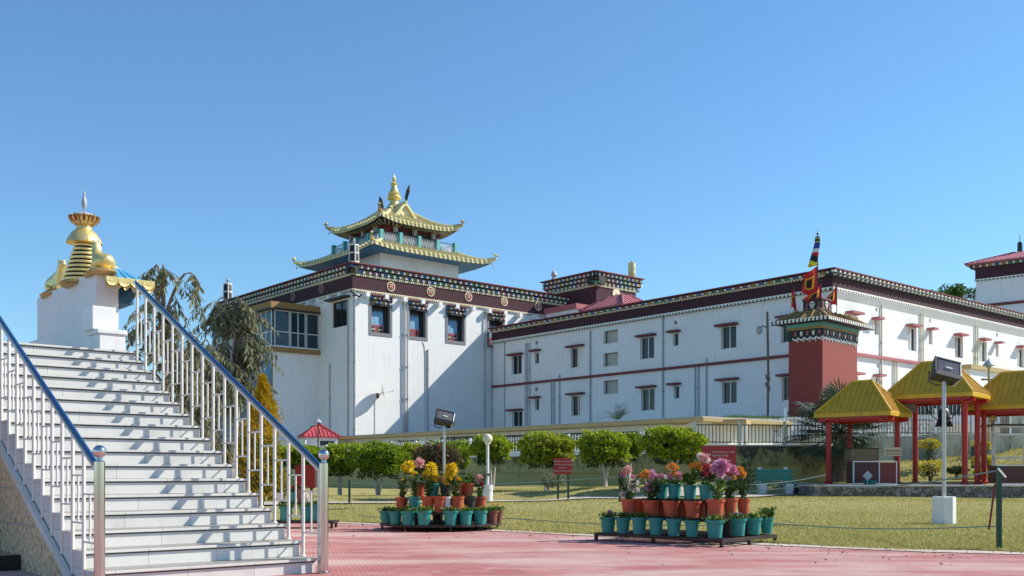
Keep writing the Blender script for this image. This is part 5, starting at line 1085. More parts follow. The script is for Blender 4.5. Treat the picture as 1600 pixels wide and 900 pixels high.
def floodlight(label, u, vb, Y, vhead, wbase, vtopbase, sc=1, tilt=35, yaw=0):
    p = at(u, vb, Y); hz_ = at(u, vhead, Y).z - p.z; hb = at(u, vtopbase, Y).z - p.z; t = thing('floodlight', label, 'floodlight', tuple(p), 0, 'floodlights on poles')
    if wbase:
        q = MB(); n_ = 8; w = wbase / 2; pts = [(w * 1.06 * math.cos(2 * math.pi * (k + .5) / n_), w * 1.06 * math.sin(2 * math.pi * (k + .5) / n_), -.1) for k in range(n_)]; q.prism(pts, (0, 0, hb + .1), 'white_paint'); base = q.build('concrete_base', t, bevel=.015)
        q = MB(); q.box(-.1, .08, -w * 1.0, -w * .98, hb * .45, hb * .9, 'white_paint'); q.build('hatch', base)
    q = MB(); q.tube([(0, 0, hb if wbase else -.2), (0, 0, hz_ - .22 * sc)], .042 * sc, 'pole_metal', 16); q.build('pole', t)
    hd = MB(); W_, H_, D_ = .3 * sc, .22 * sc, .13 * sc
    hd.add([(-W_, -D_, -H_), (W_, -D_, -H_), (W_, -D_, H_), (-W_, -D_, H_), (-W_ * .8, D_ * 1.3, -H_ * .9), (W_ * .8, D_ * 1.3, -H_ * .9), (W_ * .8, D_ * .6, H_ * .9), (-W_ * .8, D_ * .6, H_ * .9)], [(0, 3, 2, 1), (4, 5, 6, 7), (0, 1, 5, 4), (1, 2, 6, 5), (2, 3, 7, 6), (3, 0, 4, 7)], 'lamp_black')
    hd.box(-W_ * 1.04, W_ * 1.04, -D_ * 1.15, -D_, H_ * .86, H_ * 1.03, 'lamp_black'); hd.box(-W_ * 1.04, W_ * 1.04, -D_ * 1.15, -D_, -H_ * 1.03, -H_ * .55, 'lamp_black'); hd.box(-W_ * 1.04, -W_ * .85, -D_ * 1.15, -D_, -H_, H_, 'lamp_black'); hd.box(W_ * .93, W_ * 1.04, -D_ * 1.1, D_ * 1.25, -H_, H_, 'aluminium')
    o = hd.build('head', t, bevel=.008); o.location = (0, -.02, hz_); o.rotation_euler = (R(-tilt), 0, 0); o.rotation_euler = (R(-tilt), R(13), R(yaw * .3))
    g = MB(); g.box(-W_ * .78, W_ * .86, -D_ * 1.06, -D_ * 1.01, -H_ * .5, H_ * .82, 'glass_lamp'); g.build('lens', o); g = MB(); g.tube([(-W_ * .2, -D_ * 1.08, -.0), (W_ * .3, -D_ * 1.08, 0)], .018, 'block_white', 8); g.build('bulb', o)
    q = MB(); q.tube([(-W_ * 1.08, 0, hz_), (-W_ * 1.05, 0, hz_ - H_ * 1.05), (-W_ * .6, 0, hz_ - H_ * 1.35), (W_ * .6, 0, hz_ - H_ * 1.35), (W_ * 1.05, 0, hz_ - H_ * 1.05), (W_ * 1.08, 0, hz_)], .014, 'lamp_black', 6); q.build('yoke', t)
floodlight('floodlight on a steel pole with white octagonal base on the lawn at the right', 1475, 818, 19, 580, .40, 776, .88, 24, 18)
floodlight('floodlight on a grey pole rising behind the left flower stand', 694, 782, 26, 654, 0, 770, .8, 30, 25)
p = at(1545, 575, 40); t = thing('lantern', 'small pointed street lantern between the middle and right pavilion roofs', 'lantern', (p.x, 40, 1.9)); h = p.z - 1.9; q = MB(); q.tube([(0, 0, 0), (0, 0, h)], .04, 'tan_edge', 8); q.box(-.3, .3, -.02, .02, h - .5, h - .42, 'tan_edge'); q.build('post', t); q = MB(); q.lathe([(.08, h), (.1, h + .06), (.25, h + .1), (.12, h + .25), (.03, h + .33), (.01, h + .42)], 'pipe_grey', 14); q.build('lamp', t)
p = at(1199.5, 650, 50.0); t = thing('street_lamp', 'tall thin weathered pole with a small round lamp against the shaded wing wall', 'street lamp', (p.x, 50.0, zt3 - .1)); h = at(0, 484, 50).z - zt3; q = MB(); q.tube([(0, 0, 0), (.03, 0, h * .5), (-.02, 0, h)], .06, 'bark', 8)
for k in range(26): a = RNG.uniform(0, 6.3); z = RNG.uniform(h * .3, h * .46); q.tube([(0, 0, z), (.13 * math.cos(a), .1 * math.sin(a), z + .12)], .03, 'bark', 5)
q.build('pole', t); q = MB(); q.tube([(0, 0, h * .86), (-.25, 0, h * .88), (-.4, 0, h * .84)], .03, 'lamp_black', 6); q.lathe([(.02, h * .80), (.17, h * .83), (.16, h * .86), (.04, h * .88)], 'pipe_grey', 14, -.42, 0); q.build('lamp', t); q = MB(); q.tube([(0, 0, h * .93), (.6, 0, h * .95), (1.4, 0, h * .9)], .01, 'pipe_grey', 4); q.build('wire', t)
# ================================================================ BENCH, SIGNS, POSTS
bp_ = at(1211, 773, 32); t = thing('bench', 'green slatted bench with white concrete supports on the path edge', 'bench', (bp_.x, 32, bp_.z - .01), R(-4))
for x in (-.42, .42):
    q = MB(); q.prism([(x - .1, -.22, 0), (x + .1, -.22, 0), (x + .13, -.28, .36), (x - .13, -.28, .36)], (0, .5, 0), 'concrete'); q.mats = ['white_paint']; sp_ = q.build('support', t, bevel=.02)
    q = MB(); q.prism([(x - .05, .25, .36), (x - .05, .36, .36), (x - .05, .46, .8), (x - .05, .38, .82)], (.1, 0, 0), 'white_paint'); q.lathe([(.02, .78), (.06, .82), (.066, .85), (.05, .89), (.01, .9)], 'white_paint', 14, x, .42); q.build('back_support', sp_)
for k in range(4): q = MB(); q.box(-.72, .72, -.3 + k * .125, -.3 + k * .125 + .105, .37, .41, 'bench_green'); q.build('seat_slat', t, bevel=.005)
for k in range(3): q = MB(); y = .2 + k * .045; z = .46 + k * .125; q.prism([(-.6, y, z), (-.6, y + .035, z), (-.6, y + .065, z + .105), (-.6, y + .03, z + .105)], (1.2, 0, 0), 'bench_green'); q.build('back_slat', t)
def sign(label, u0, u1, v0, v1, Y, vfoot, lines, post=None, arrow=False, yaw=0, name='sign_board'):
    c = at((u0 + u1) / 2, v1, Y); w = (u1 - u0) / F * Y; h = (v1 - v0) / F * Y; zf = at(0, vfoot, Y).z; t = thing(name, label, 'sign', (c.x, Y, zf - .05), R(yaw)); zb_ = c.z - zf + .05
    q = MB(); q.box(-w / 2, w / 2, -.02, .02, zb_, zb_ + h, 'sign_red'); pn = q.build('panel', t, bevel=.004)
    for x in (-w * .27, w * .3): q = MB(); q.box(x - .03, x + .03, .021, .08, 0, zb_ + h * .8, post or 'iron'); q.build('post', t)
    for (s, fs, x, zrel, al) in lines: text('lettering', s, fs * h, 'text_white', (x * w, -.026, zb_ + h * zrel), (R(90), 0, 0), pn, .002, al)
    if arrow: q = MB(); ax, az = -.33 * w, zb_ + h * .69; q.prism([(ax - .07, -.028, az), (ax, -.028, az + .05), (ax, -.028, az + .018), (ax + .09, -.028, az + .018), (ax + .09, -.028, az - .018), (ax, -.028, az - .018), (ax, -.028, az - .05)], (0, .006, 0), 'text_white'); q.build('arrow', pn)
sign('big red sign with a left arrow reading RESTAURANT & CAFE behind the right flower stand', 1096.5, 1150, 696.5, 742, 29, 765, [('RESTAURANT & CAFE', .078, -.2, .78, 'LEFT'), ('रेस्टोरेन्ट एवं कैफे', .085, -.2, .655, 'LEFT'), ('DRINKING WATER', .078, -.2, .48, 'LEFT'), ('पीने का पानी', .085, -.2, .355, 'LEFT'), ('TOILET', .078, -.2, .17, 'LEFT')], 'iron', True)
sign('small red sign with four lines of lettering on two green posts', 865.5, 893.5, 716, 741, 29.5, 777, [('MAINTAIN THE BEAUTY', .11, 0, .8, 'CENTER'), ('OF THIS LAWN PLEASE', .11, 0, .6, 'CENTER'), ('DO NOT', .11, 0, .4, 'CENTER'), ('PLUCK THE FLOWERS', .11, 0, .2, 'CENTER')], 'green_post')
sign('plain dark red sign seen between the right stair balusters', 461, 492.5, 727, 763, 24, 786, [], 'iron')
def gpost(label, u, v0, v1, Y, r=.028, brace=False, cat='post'):
    p = at(u, v1, Y); h = at(u, v0, Y).z - p.z; t = thing('fence_post', label, cat, tuple(p), 0, 'green posts of the rope fence'); q = MB(); q.box(-r, r, -r, r, -.1, h, 'green_post'); q.build('post', t, bevel=.004)
    if brace: q = MB(); q.tube([(-.05, 0, h * .78), (-.2, -.15, .25)], .014, 'red_dark', 6); q.build('brace', t); q = MB(); q.tube([(-.03, -.03, h * .97), (.06, -.05, h * .86)], .012, 'block_white', 6); q.build('hook', t)
gpost('thick green post with a leaning red brace at the near right corner of the lawn', 1561, 728, 857, 12.65, .027, True)
gpost('slim green post behind the left end of the right flower stand', 968.5, 740, 785, 27, .03); gpost('slim green post on the lawn right of the stair railing', 546, 750, 786, 28, .03); gpost('small green post on the bank between the pavilion posts', 1520, 698, 728, 38, .05)
def ropeobj(label, pts, r=.008):
    q = MB(); P_ = []
    for (a, c) in zip(pts[:-1], pts[1:]):
        for k in range(12): s = k / 12; v = a.lerp(c, s); P_.append(v - Vector((0, 0, .12 * (c - a).length / 8 * math.sin(math.pi * s))))
    P_.append(pts[-1]); q.tube(P_, r, 'rope', 5); o = q.build('rope'); tag(o, label, 'rope', 'ropes round the lawn')
pr = at(1561, 0, 12.65).x
ropeobj('upper blue rope running from the near green post across the platform front', [Vector((pr, 12.65, at(0, 735, 12.65).z)), at(1272, 757, 21), at(968, 775, 27)], .01)
ropeobj('lower grey rope sagging over the lawn from the near green post', [Vector((pr, 12.65, at(0, 822, 12.65).z)), at(1210, 818, 16), at(800, 810, 19), at(560, 806, 21)], .008)
ropeobj('pale rope strung before the clipped trees', [at(546, 755, 28), at(968.5, 745, 27), at(1180, 757, 28), at(1290, 742, 30)], .007)
# ================================================================ TREES
leafmat('leaf_topiary_deep', (.035, .09, .008), (.38, .5, .035), .34); leafmat('leaf_topiary_light', (.08, .14, .01), (.56, .6, .05), .38)
def fib_dirs(n, rng=RNG):
    d = rng.normal(size=(n, 3)); return unit(d)
def topiary_mesh(name, rx, ry, rz, n, parent, seed, mat='leaf_topiary', L=.1, flat=.0, inner="leaf_dark", lump=.2, core=True):
    g = np.random.default_rng(seed); d = unit(g.normal(size=(n, 3))); ph = g.uniform(0, 6.3, 9)
    lum = 1 + lump * (np.sin(5 * d[:, 0] + ph[0]) * np.sin(4 * d[:, 1] + ph[1]) + np.sin(7 * d[:, 2] + ph[2] + 3 * d[:, 0]) * .6 + .5 * np.sin(13 * d[:, 0] + ph[3]) * np.sin(12 * d[:, 1] + ph[4]))
    rad = lum * (1 - .22 * g.random(n) ** 2)
    # superellipsoid: clipped flat top and fairly flat bottom
    e = 1 / ((np.abs(d[:, 0]) ** 3 + np.abs(d[:, 1]) ** 3 + np.abs(d[:, 2]) ** 3) ** (1 / 3)); P = d * (e * rad)[:, None] * np.array([rx, ry, rz])
    mask = (np.sin(6 * d[:, 0] + ph[5]) * np.sin(7 * d[:, 1] + ph[6]) + .6 * np.sin(9 * d[:, 2] + ph[7]) + .35 * g.normal(size=n)) > -.95; P = P[mask]; d = d[mask]; n = len(P)
    out = unit(d + g.normal(0, .55, (n, 3)) + np.array([0, 0, .15])); LL = g.uniform(.6, 1.35, n) * L
    V, Fc = leaf_arrays(P, out, LL, LL * .55, .3, g); o = npmesh('crown' if name is None else name, V, Fc, mat, parent)
    return o
def trunks(parent, h, spread, seed, k=3, r=.05, mat='bark_pale', z0=-.1, up='bark'):
    g = np.random.default_rng(seed); q = MB()
    for i in range(k):
        a = 2 * math.pi * i / k + g.uniform(-.4, .4); s = spread * g.uniform(.7, 1.1); b = (g.uniform(-.05, .05), g.uniform(-.05, .05))
        q.tube([(b[0], b[1], z0), (b[0] + s * .35 * math.cos(a), b[1] + s * .35 * math.sin(a), h * .5), (s * .8 * math.cos(a), s * .8 * math.sin(a), h * .95), (s * 1.4 * math.cos(a), s * 1.4 * math.sin(a), h * 1.35)], [r * 1.3, r, r * .8, r * .4], mat, 8)
        for j in range(3):
            aa = a + g.uniform(-1.2, 1.2); q.tube([(s * .7 * math.cos(a), s * .7 * math.sin(a), h * .85), (s * 1.8 * math.cos(aa), s * 1.8 * math.sin(aa), h * 1.4)], [r * .5, r * .2], up, 5)
    return q.build('trunk', parent)
TG = 'clipped trees along the yellow wall'
# u centre, half width px, v top, v bottom of crown, v foot, Y, seed, label
TOP = [(592, 42, 693, 738, 777, 37, 1, 'large clipped tree with forked pale trunk left of the left flower stand'),
       (530, 27, 697, 735, 772, 37.5, 2, 'clipped tree just right of the steel newel post'),
       (648, 22, 695, 732, 770, 39, 3, 'clipped tree with thin trunk between the left flower stand and the big forked tree'),
       (470, 36, 698, 726, 768, 38, 4, 'clipped tree seen through the lowest stair balusters'),
       (705, 30, 692, 725, 770, 37, 5, 'clipped tree behind the floodlight pole and the bougainvillea'),
       (768, 28, 681, 717, 760, 36, 6, 'round clipped tree right behind the cream globe lamp'),
       (855, 39, 680, 722, 766, 34.5, 7, 'clipped tree directly behind the small red sign'),
       (945, 37, 677, 720, 759, 33, 8, 'clipped tree with white trunk left of the right flower stand'),
       (983, 20, 681, 712, 756, 34.5, 9, 'smaller clipped crown joined to the right side of the white trunked tree'),
       (1053, 42, 671, 715, 757, 31.5, 10, 'brightest clipped tree, left of the big red sign'),
       (395, 30, 700, 732, 770, 36, 11, 'clipped tree far left behind the yellow cypress')]
for i, (u, hw, vt, vb, vf, Y, sd, lab) in enumerate(TOP):
    p = at(u, vf, Y); s = Y / F; rx = hw * s; rz = (vb - vt) / 2 * s; zc = at(u, (vt + vb) / 2, Y).z - p.z
    t = thing('clipped_tree', lab, 'tree', tuple(p), 0, TG); o = topiary_mesh(None, rx * .96, rx * .87, rz * .93, int(3000 + 2800 * (rx / .9) ** 2), t, sd, ('leaf_topiary', 'leaf_topiary_deep', 'leaf_topiary', 'leaf_topiary_light')[sd % 4], L=(.105, .125, .115)[sd % 3]); o.location = (0, 0, zc)
    trunks(t, zc - rz * .7, rx * .38, sd + 50, 3 if i != 2 else 2, .045)
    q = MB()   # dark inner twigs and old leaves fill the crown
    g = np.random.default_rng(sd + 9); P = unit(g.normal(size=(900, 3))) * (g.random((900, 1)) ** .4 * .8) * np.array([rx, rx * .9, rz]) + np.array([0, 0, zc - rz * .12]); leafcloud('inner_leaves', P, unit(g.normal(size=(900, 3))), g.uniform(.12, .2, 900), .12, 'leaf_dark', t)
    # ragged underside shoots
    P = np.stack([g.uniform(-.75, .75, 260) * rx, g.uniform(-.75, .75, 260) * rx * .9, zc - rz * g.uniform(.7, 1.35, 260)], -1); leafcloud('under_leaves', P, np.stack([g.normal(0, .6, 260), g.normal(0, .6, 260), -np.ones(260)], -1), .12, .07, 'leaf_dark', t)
# bougainvillea
p = at(682, 775, 31); t = thing('bougainvillea', 'wine coloured bougainvillea bush with red bracts behind the left flower stand', 'bush', tuple(p)); g = np.random.default_rng(5)
n_ = 5200; d = unit(g.normal(size=(n_, 3))); P = d * (g.random((n_, 1)) ** .45) * np.array([.78, .6, .5]) * (1 + .3 * np.sin(d[:, :1] * 7) * np.sin(d[:, 1:2] * 6)) + np.array([0, 0, 1.15]); leafcloud('crown', P, unit(g.normal(size=(n_, 3))), g.uniform(.05, .1, n_), .045, 'leaf_wine', t)
leafcloud('leaves', P[:1700] * np.array([1.02, 1, 1.01]), unit(g.normal(size=(1700, 3))), .08, .045, 'leaf_green', t)
k = g.choice(n_, 150); leafcloud('bracts', P[k] * np.array([1.03, 1.03, 1.01]), unit(g.normal(size=(150, 3))), .08, .07, 'petal_red', t); trunks(t, .7, .2, 3, 5, .025, 'bark')
for i, (u, vf, Y, w, hgt, lab, mat) in enumerate(((430, 772, 33, .9, .9, 'low dark green shrub behind the stair railing foot', 'leaf_green'), (1163, 765, 31, .33, .85, 'small dark leafy bush right behind the big red sign', 'leaf_dark'), (735, 757, 37.5, .3, .35, 'tuft of weeds at the foot of the yellow wall right of the floodlight pole', 'leaf_green'), (863, 760, 30.5, .4, .35, 'sparse twiggy weed left of the small red sign posts', 'leaf_dusty'), (330, 760, 22, 1.2, 1.0, 'dark shrub between the two drooping trees', 'leaf_dark'), (255, 765, 24, 1.3, 1.2, 'shaded green shrub under the tallest drooping tree', 'leaf_dark'))):
    p = at(u, vf, Y); t = thing('shrub', lab, 'shrub', tuple(p)); n_ = int(1800 * w * max(.5, hgt)) + 250; g = np.random.default_rng(70 + i); d = unit(g.normal(size=(n_, 3))); P = d * g.random((n_, 1)) ** .4 * np.array([w, w * .7, hgt / 2]) * (1 + .25 * np.sin(d[:, :1] * 6 + i)) + np.array([0, 0, hgt / 2]); leafcloud('foliage', P, unit(d + g.normal(0, .6, (n_, 3))), g.uniform(.06, .13, n_), .045, mat, t)
    q = MB()
    for k in range(7): a = g.uniform(0, 6.3); q.tube([(0, 0, -.05), (w * .35 * math.cos(a), w * .3 * math.sin(a), hgt * .5), (w * .7 * math.cos(a), w * .5 * math.sin(a), hgt * .9)], [.014, .009, .004], 'bark', 5)
    q.build('stem', t)
# yellow cypress
p = at(408, 785, 17.5); t = thing('yellow_cypress', 'tall pointed yellow cypress behind the stair railing', 'tree', tuple(p)); g = np.random.default_rng(15); h = at(0, 588, 17.5).z - p.z
n_ = 9000; z = g.random(n_) ** .8; prof = np.interp(z, [0, .08, .35, .6, .75, .85, .93, 1], [.26, .34, .33, .26, .2, .09, .06, .01]); a = g.uniform(0, 2 * np.pi, n_); lum = 1 + .42 * np.sin(a * 3 + z * 21) * np.sin(z * 31 + 2 * a) + .2 * np.sin(z * 55 + 5 * a); rr = prof * lum * (1 - .45 * g.random(n_) ** 2)
rr = rr * (1 + .35 * (g.random(n_) < .12)); P = np.stack([rr * np.cos(a) + .05 * np.sin(z * 9), rr * np.sin(a), z * h], -1); D = np.stack([np.cos(a) * .6, np.sin(a) * .6, np.ones(n_) * 1.1], -1) + g.normal(0, .35, (n_, 3)); leafcloud('foliage', P, D, g.uniform(.04, .09, n_), .022, 'leaf_yellow', t)
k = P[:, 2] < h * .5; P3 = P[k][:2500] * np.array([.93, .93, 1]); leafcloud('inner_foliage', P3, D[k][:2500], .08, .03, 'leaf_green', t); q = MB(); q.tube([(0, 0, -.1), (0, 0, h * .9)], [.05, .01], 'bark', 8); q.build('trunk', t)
# drooping long-leaved trees behind the stairs
def drooper(label, u, vf, Y, vtop, wl, wr, seed, nb=26, lean=0, zb=.35, dens=1.0, trunkr=.075):
    p = at(u, vf, Y); h = at(u, vtop, Y).z - p.z; t = thing('drooping_tree', label, 'tree', tuple(p), 0, 'drooping grey-green trees behind the stairs'); g = np.random.default_rng(seed); q = MB(); br = MB()
    tp = [Vector((lean * k / 6 + .06 * math.sin(k * 1.7 + seed), .05 * math.cos(k * 2.1), h * .86 * k / 6)) for k in range(7)]; q.tube([tp[0] - Vector((0, 0, .4))] + tp, [trunkr * 1.2] + [trunkr * (1 - .12 * k) for k in range(7)], 'bark_pale', 10); q.build('trunk', t)
    Ps, Ds, Ls = [], [], []
    for i in range(nb):
        f = zb + (1 - zb) * (i + .5) / nb; b = tp[0].lerp(tp[-1], f); a = i * 2.4 + g.uniform(-.5, .5); side = wr if math.cos(a) > 0 else wl
        L = side * (1.1 - .62 * abs(f - .55) * 1.4) * g.uniform(.65, 1.15) * (abs(math.cos(a)) * .6 + .4); rise = h * g.uniform(.06, .16) * (1 if f < .85 else 1.5)
        pts = [b + Vector((math.cos(a) * L * s, math.sin(a) * L * .8 * s, rise * math.sin(s * 2.1) - .28 * L * s * s)) for s in np.linspace(0, 1, 8)]
        br.tube(pts, [.03 * (1 - .8 * s) + .004 for s in np.linspace(0, 1, 8)], 'bark', 5)
        for j in range(int(8 * dens)):
            s = g.uniform(.25, 1.0); k = min(6, int(s * 7)); c = pts[k].lerp(pts[k + 1], s * 7 - k); tl = g.uniform(.25, .75)
            dv = Vector((g.normal(0, .4) + math.cos(a) * .35, g.normal(0, .4), -.55)); tw = [c + dv * tl * w - Vector((0, 0, .3 * tl * w * w)) for w in np.linspace(0, 1, 4)]
            br.tube(tw, .006, 'bark', 4, False)
            for w in np.linspace(.12, 1, int(15)):
                x = c + dv * tl * w - Vector((0, 0, .3 * tl * w * w))
                for _ in range(2): Ps.append(x); Ds.append((g.normal(0, .5), g.normal(0, .5), -1.0)); Ls.append(g.uniform(.1, .22))
    br.build('limbs', t); n_ = len(Ps); leafcloud('crown', np.array([tuple(x) for x in Ps]), np.array(Ds), np.array(Ls), np.array(Ls) * .2, 'leaf_dusty', t)
    return t
drooper('tallest drooping grey-green tree directly behind the upper stair railing', 256, 770, 17.5, 426, .55, .7, 21, 24, zb=.25, dens=.8)
drooper('drooping grey-green tree with a pale trunk before the glazed bay', 368, 772, 21, 468, .95, .5, 22, 22, lean=-.05, zb=.6, dens=1.0)
drooper('shorter drooping tree filling the gap between the two taller ones', 318, 768, 22, 545, .8, .8, 23, 20, zb=.3, dens=.9)
drooper('thin sparse young drooping tree reaching left of the mural', 288, 768, 20, 520, .5, .6, 24, 12, lean=.25, zb=.35, dens=.8, trunkr=.05)
# fan palm
p = at(1311, 753, 34.9); t = thing('fan_palm', 'dark fan palm with thick trunk behind the left pavilion', 'palm', tuple(p)); g = np.random.default_rng(31); hc = at(0, 678, 34.9).z - p.z
q = MB(); q.tube([(0, 0, -.3), (.03, 0, hc * .5), (0, 0, hc)], [.36, .28, .3], 'bark', 12)
for k in range(60): a = g.uniform(0, 6.3); z = g.uniform(.1, hc); q.tube([(.28 * math.cos(a), .28 * math.sin(a), z), (.42 * math.cos(a), .42 * math.sin(a), z + .16)], .03, 'bark', 4)
q.build('trunk', t); V = []; Fc = []; st_ = MB()
for i in range(56):
    a = i * 2.4 + g.uniform(-.2, .2); el = R(78 - 118 * (i / 56) + g.uniform(-8, 8)); d = Vector((math.cos(a) * math.cos(el), math.sin(a) * math.cos(el), math.sin(el))); L = g.uniform(.85, 1.4); c = Vector((0, 0, hc)) + d * L
    st_.tube([(0, 0, hc), tuple(Vector((0, 0, hc)) + d * L * .5 + Vector((0, 0, .05))), tuple(c)], .018, 'leaf_palm', 5)
    side = d.cross(Vector((0, 0, 1))); side.normalize(); up = side.cross(d)
    for k in range(22):
        th = R(-135 + 270 * k / 21); ld = (d * math.cos(th) + side * math.sin(th)).normalized(); LL = g.uniform(.62, .85) * (1 - .2 * abs(th) / 2.4); w = side * .0 + (ld.cross(up)).normalized() * .032
        m1 = c + ld * LL * .6 + up * .08; tip = c + ld * LL + up * .02 - Vector((0, 0, .14 * LL)); o = len(V); V += [c, m1 + w, tip, m1 - w]; Fc.append((o, o + 1, o + 2, o + 3))
npmesh('fronds', np.array([tuple(v) for v in V]), Fc, 'leaf_palm', t); st_.build('leaf_stalk', t)
# feather palm top peeping over the low building
p = at(965, 658, 47.5); t = thing('young_palm', 'small feathery palm tuft peeping over the tan roof edge', 'palm', (p.x, p.y, 1.6)); hc = p.z - 1.6; q = MB(); q.tube([(0, 0, 0), (0, 0, hc)], .07, 'bark', 8); q.build('trunk', t); V, Fc = [], []; g = np.random.default_rng(3)
for i in range(13):
    a = i * 2.4; el = R(g.uniform(30, 80)); pts = [Vector((math.cos(a) * math.cos(el) * s * 1.0, math.sin(a) * math.cos(el) * s, hc + math.sin(el) * s * .9 - .5 * s * s * math.cos(el))) for s in np.linspace(0, 1, 9)]
    for k in range(1, 9):
        for sg in (-1, 1):
            dv = (pts[k] - pts[k - 1]).normalized(); sd = dv.cross(Vector((0, 0, 1))).normalized() * sg; c = pts[k]; tip = c + (sd * .8 + dv * .8) * .3; w = dv * .02; o = len(V); V += [c - w, c + w, tip + w * .3, tip - w * .3]; Fc.append((o, o + 1, o + 2, o + 3))
npmesh('fronds', np.array([tuple(v) for v in V]), Fc, 'leaf_palm', t)
# mushroom topped shrubs on the bank
for i, (u, vt, vb, hw, Y, sd) in enumerate(((1453, 688, 738, 13, 39, 1), (1452, 722, 755, 19, 35, 2), (1535, 690, 715, 12, 40, 3), (1537, 714, 738, 14, 37, 4), (1533, 734, 752, 9, 36, 5), (1495, 730, 742, 13, 36.5, 6))):
    lab = ['upper yellow topped shrub on the bank between the middle pavilion posts', 'lower and wider yellow topped shrub standing right behind the platform', 'highest small shrub on the bank at the right, beneath the stone wall', 'middle one of the three small shrubs stacked up the bank at the right', 'lowest little yellow shrub at the platform edge by the right post', 'dark low rounded shrub on the bank right of the lamp pole'][i]
    p = at(u, vb, Y); t = thing('bank_shrub', lab, 'shrub', (p.x, p.y, p.z - .05), 0, 'clipped shrubs on the bank'); rx = hw * Y / F; hh = (vb - vt) * Y / F; th = min(.16, hh * .3)
    o = topiary_mesh(None, rx, rx, th, 900, t, 200 + sd, 'leaf_yellowtop' if i != 5 else 'leaf_dark', .07); o.location = (0, 0, hh - th * .6)
    g = np.random.default_rng(sd); P = np.stack([g.normal(0, rx * .4, 350), g.normal(0, rx * .4, 350), hh * g.uniform(.35, .95, 350)], -1); leafcloud('lower_leaves', P, unit(g.normal(size=(350, 3))), .08, .05, 'leaf_dark', t); trunks(t, hh * .7, rx * .3, sd, 3, .025, 'bark')
# bank scrub grass
N = 16000; gx = RNG.uniform(9.5, 26, N); gy = RNG.uniform(36.1, 42, N); zz = Hn(gx, gy); D = np.stack([RNG.normal(0, .6, N), RNG.normal(0, .6, N), np.ones(N)], -1)
leafcloud('scrub', np.stack([gx, gy, zz - .02], -1), D, RNG.uniform(.05, .16, N), RNG.uniform(.015, .03, N), 'leaf_deadgrass'); tag(bpy.data.objects['scrub'], kind='stuff')
# tree beyond the wing
p = at(1483, 475, 110); t = thing('distant_tree', 'dark round tree beyond the wing roof left of the far white tower', 'tree', (p.x, 110, 4)); zc = at(0, 466, 110).z - 4; g = np.random.default_rng(8); P = []
for k in range(34): c = np.array([g.normal(0, 1.4), g.normal(0, 1.2), zc + g.uniform(-2.4, 1.0)]); d = unit(g.normal(size=(150, 3))); P.append(c + d * g.random((150, 1)) ** .4 * g.uniform(.6, .95))
P = np.concatenate(P); leafcloud('crown', P, unit(g.normal(size=P.shape)), g.uniform(.2, .4, len(P)), .2, 'leaf_green', t); q = MB(); q.tube([(0, 0, 0), (0, 0, zc)], .3, 'bark', 8)
for k in range(8): a = k; q.tube([(0, 0, zc - 3), (1.5 * math.cos(a), 1.5 * math.sin(a), zc)], .08, 'bark', 5)
q.build('trunk', t)
# ================================================================ FLOWER STANDS
def pot_mesh(t, r, h, mat, ribs):
    q = MB(); n_ = 32; prof = [(r * .72, 0), (r * .9, h * .84), (r * 1.02, h * .845), (r * 1.05, h * .9), (r * 1.06, h), (r * .97, h), (r * .94, h * .9)]
    vs_ = []
    for j, (rr, z) in enumerate(prof):
        for k in range(n_): a = 2 * math.pi * k / n_; x = rr * (1 + (.025 if ribs and k % 2 and j < 2 else 0)); vs_.append((x * math.cos(a), x * math.sin(a), z))
    q.add(vs_, [(i * n_ + k, i * n_ + (k + 1) % n_, (i + 1) * n_ + (k + 1) % n_, (i + 1) * n_ + k) for i in range(len(prof) - 1) for k in range(n_)] + [tuple(range(n_))[::-1]], mat, True); q.build('pot', t)
    q = MB(); q.lathe([(r * .95, h * .88), (.002, h * .9)], 'soil', 20); q.build('soil', t)
def bloom(q_, c, r, g, n=90, up=.0):
    d = unit(g.normal(size=(n, 3)) + np.array([0, 0, up])); P = np.array(c) + d * r * .35; return P, unit(d + g.normal(0, .25, (n, 3))), g.uniform(.55, 1.0, n) * r * .75
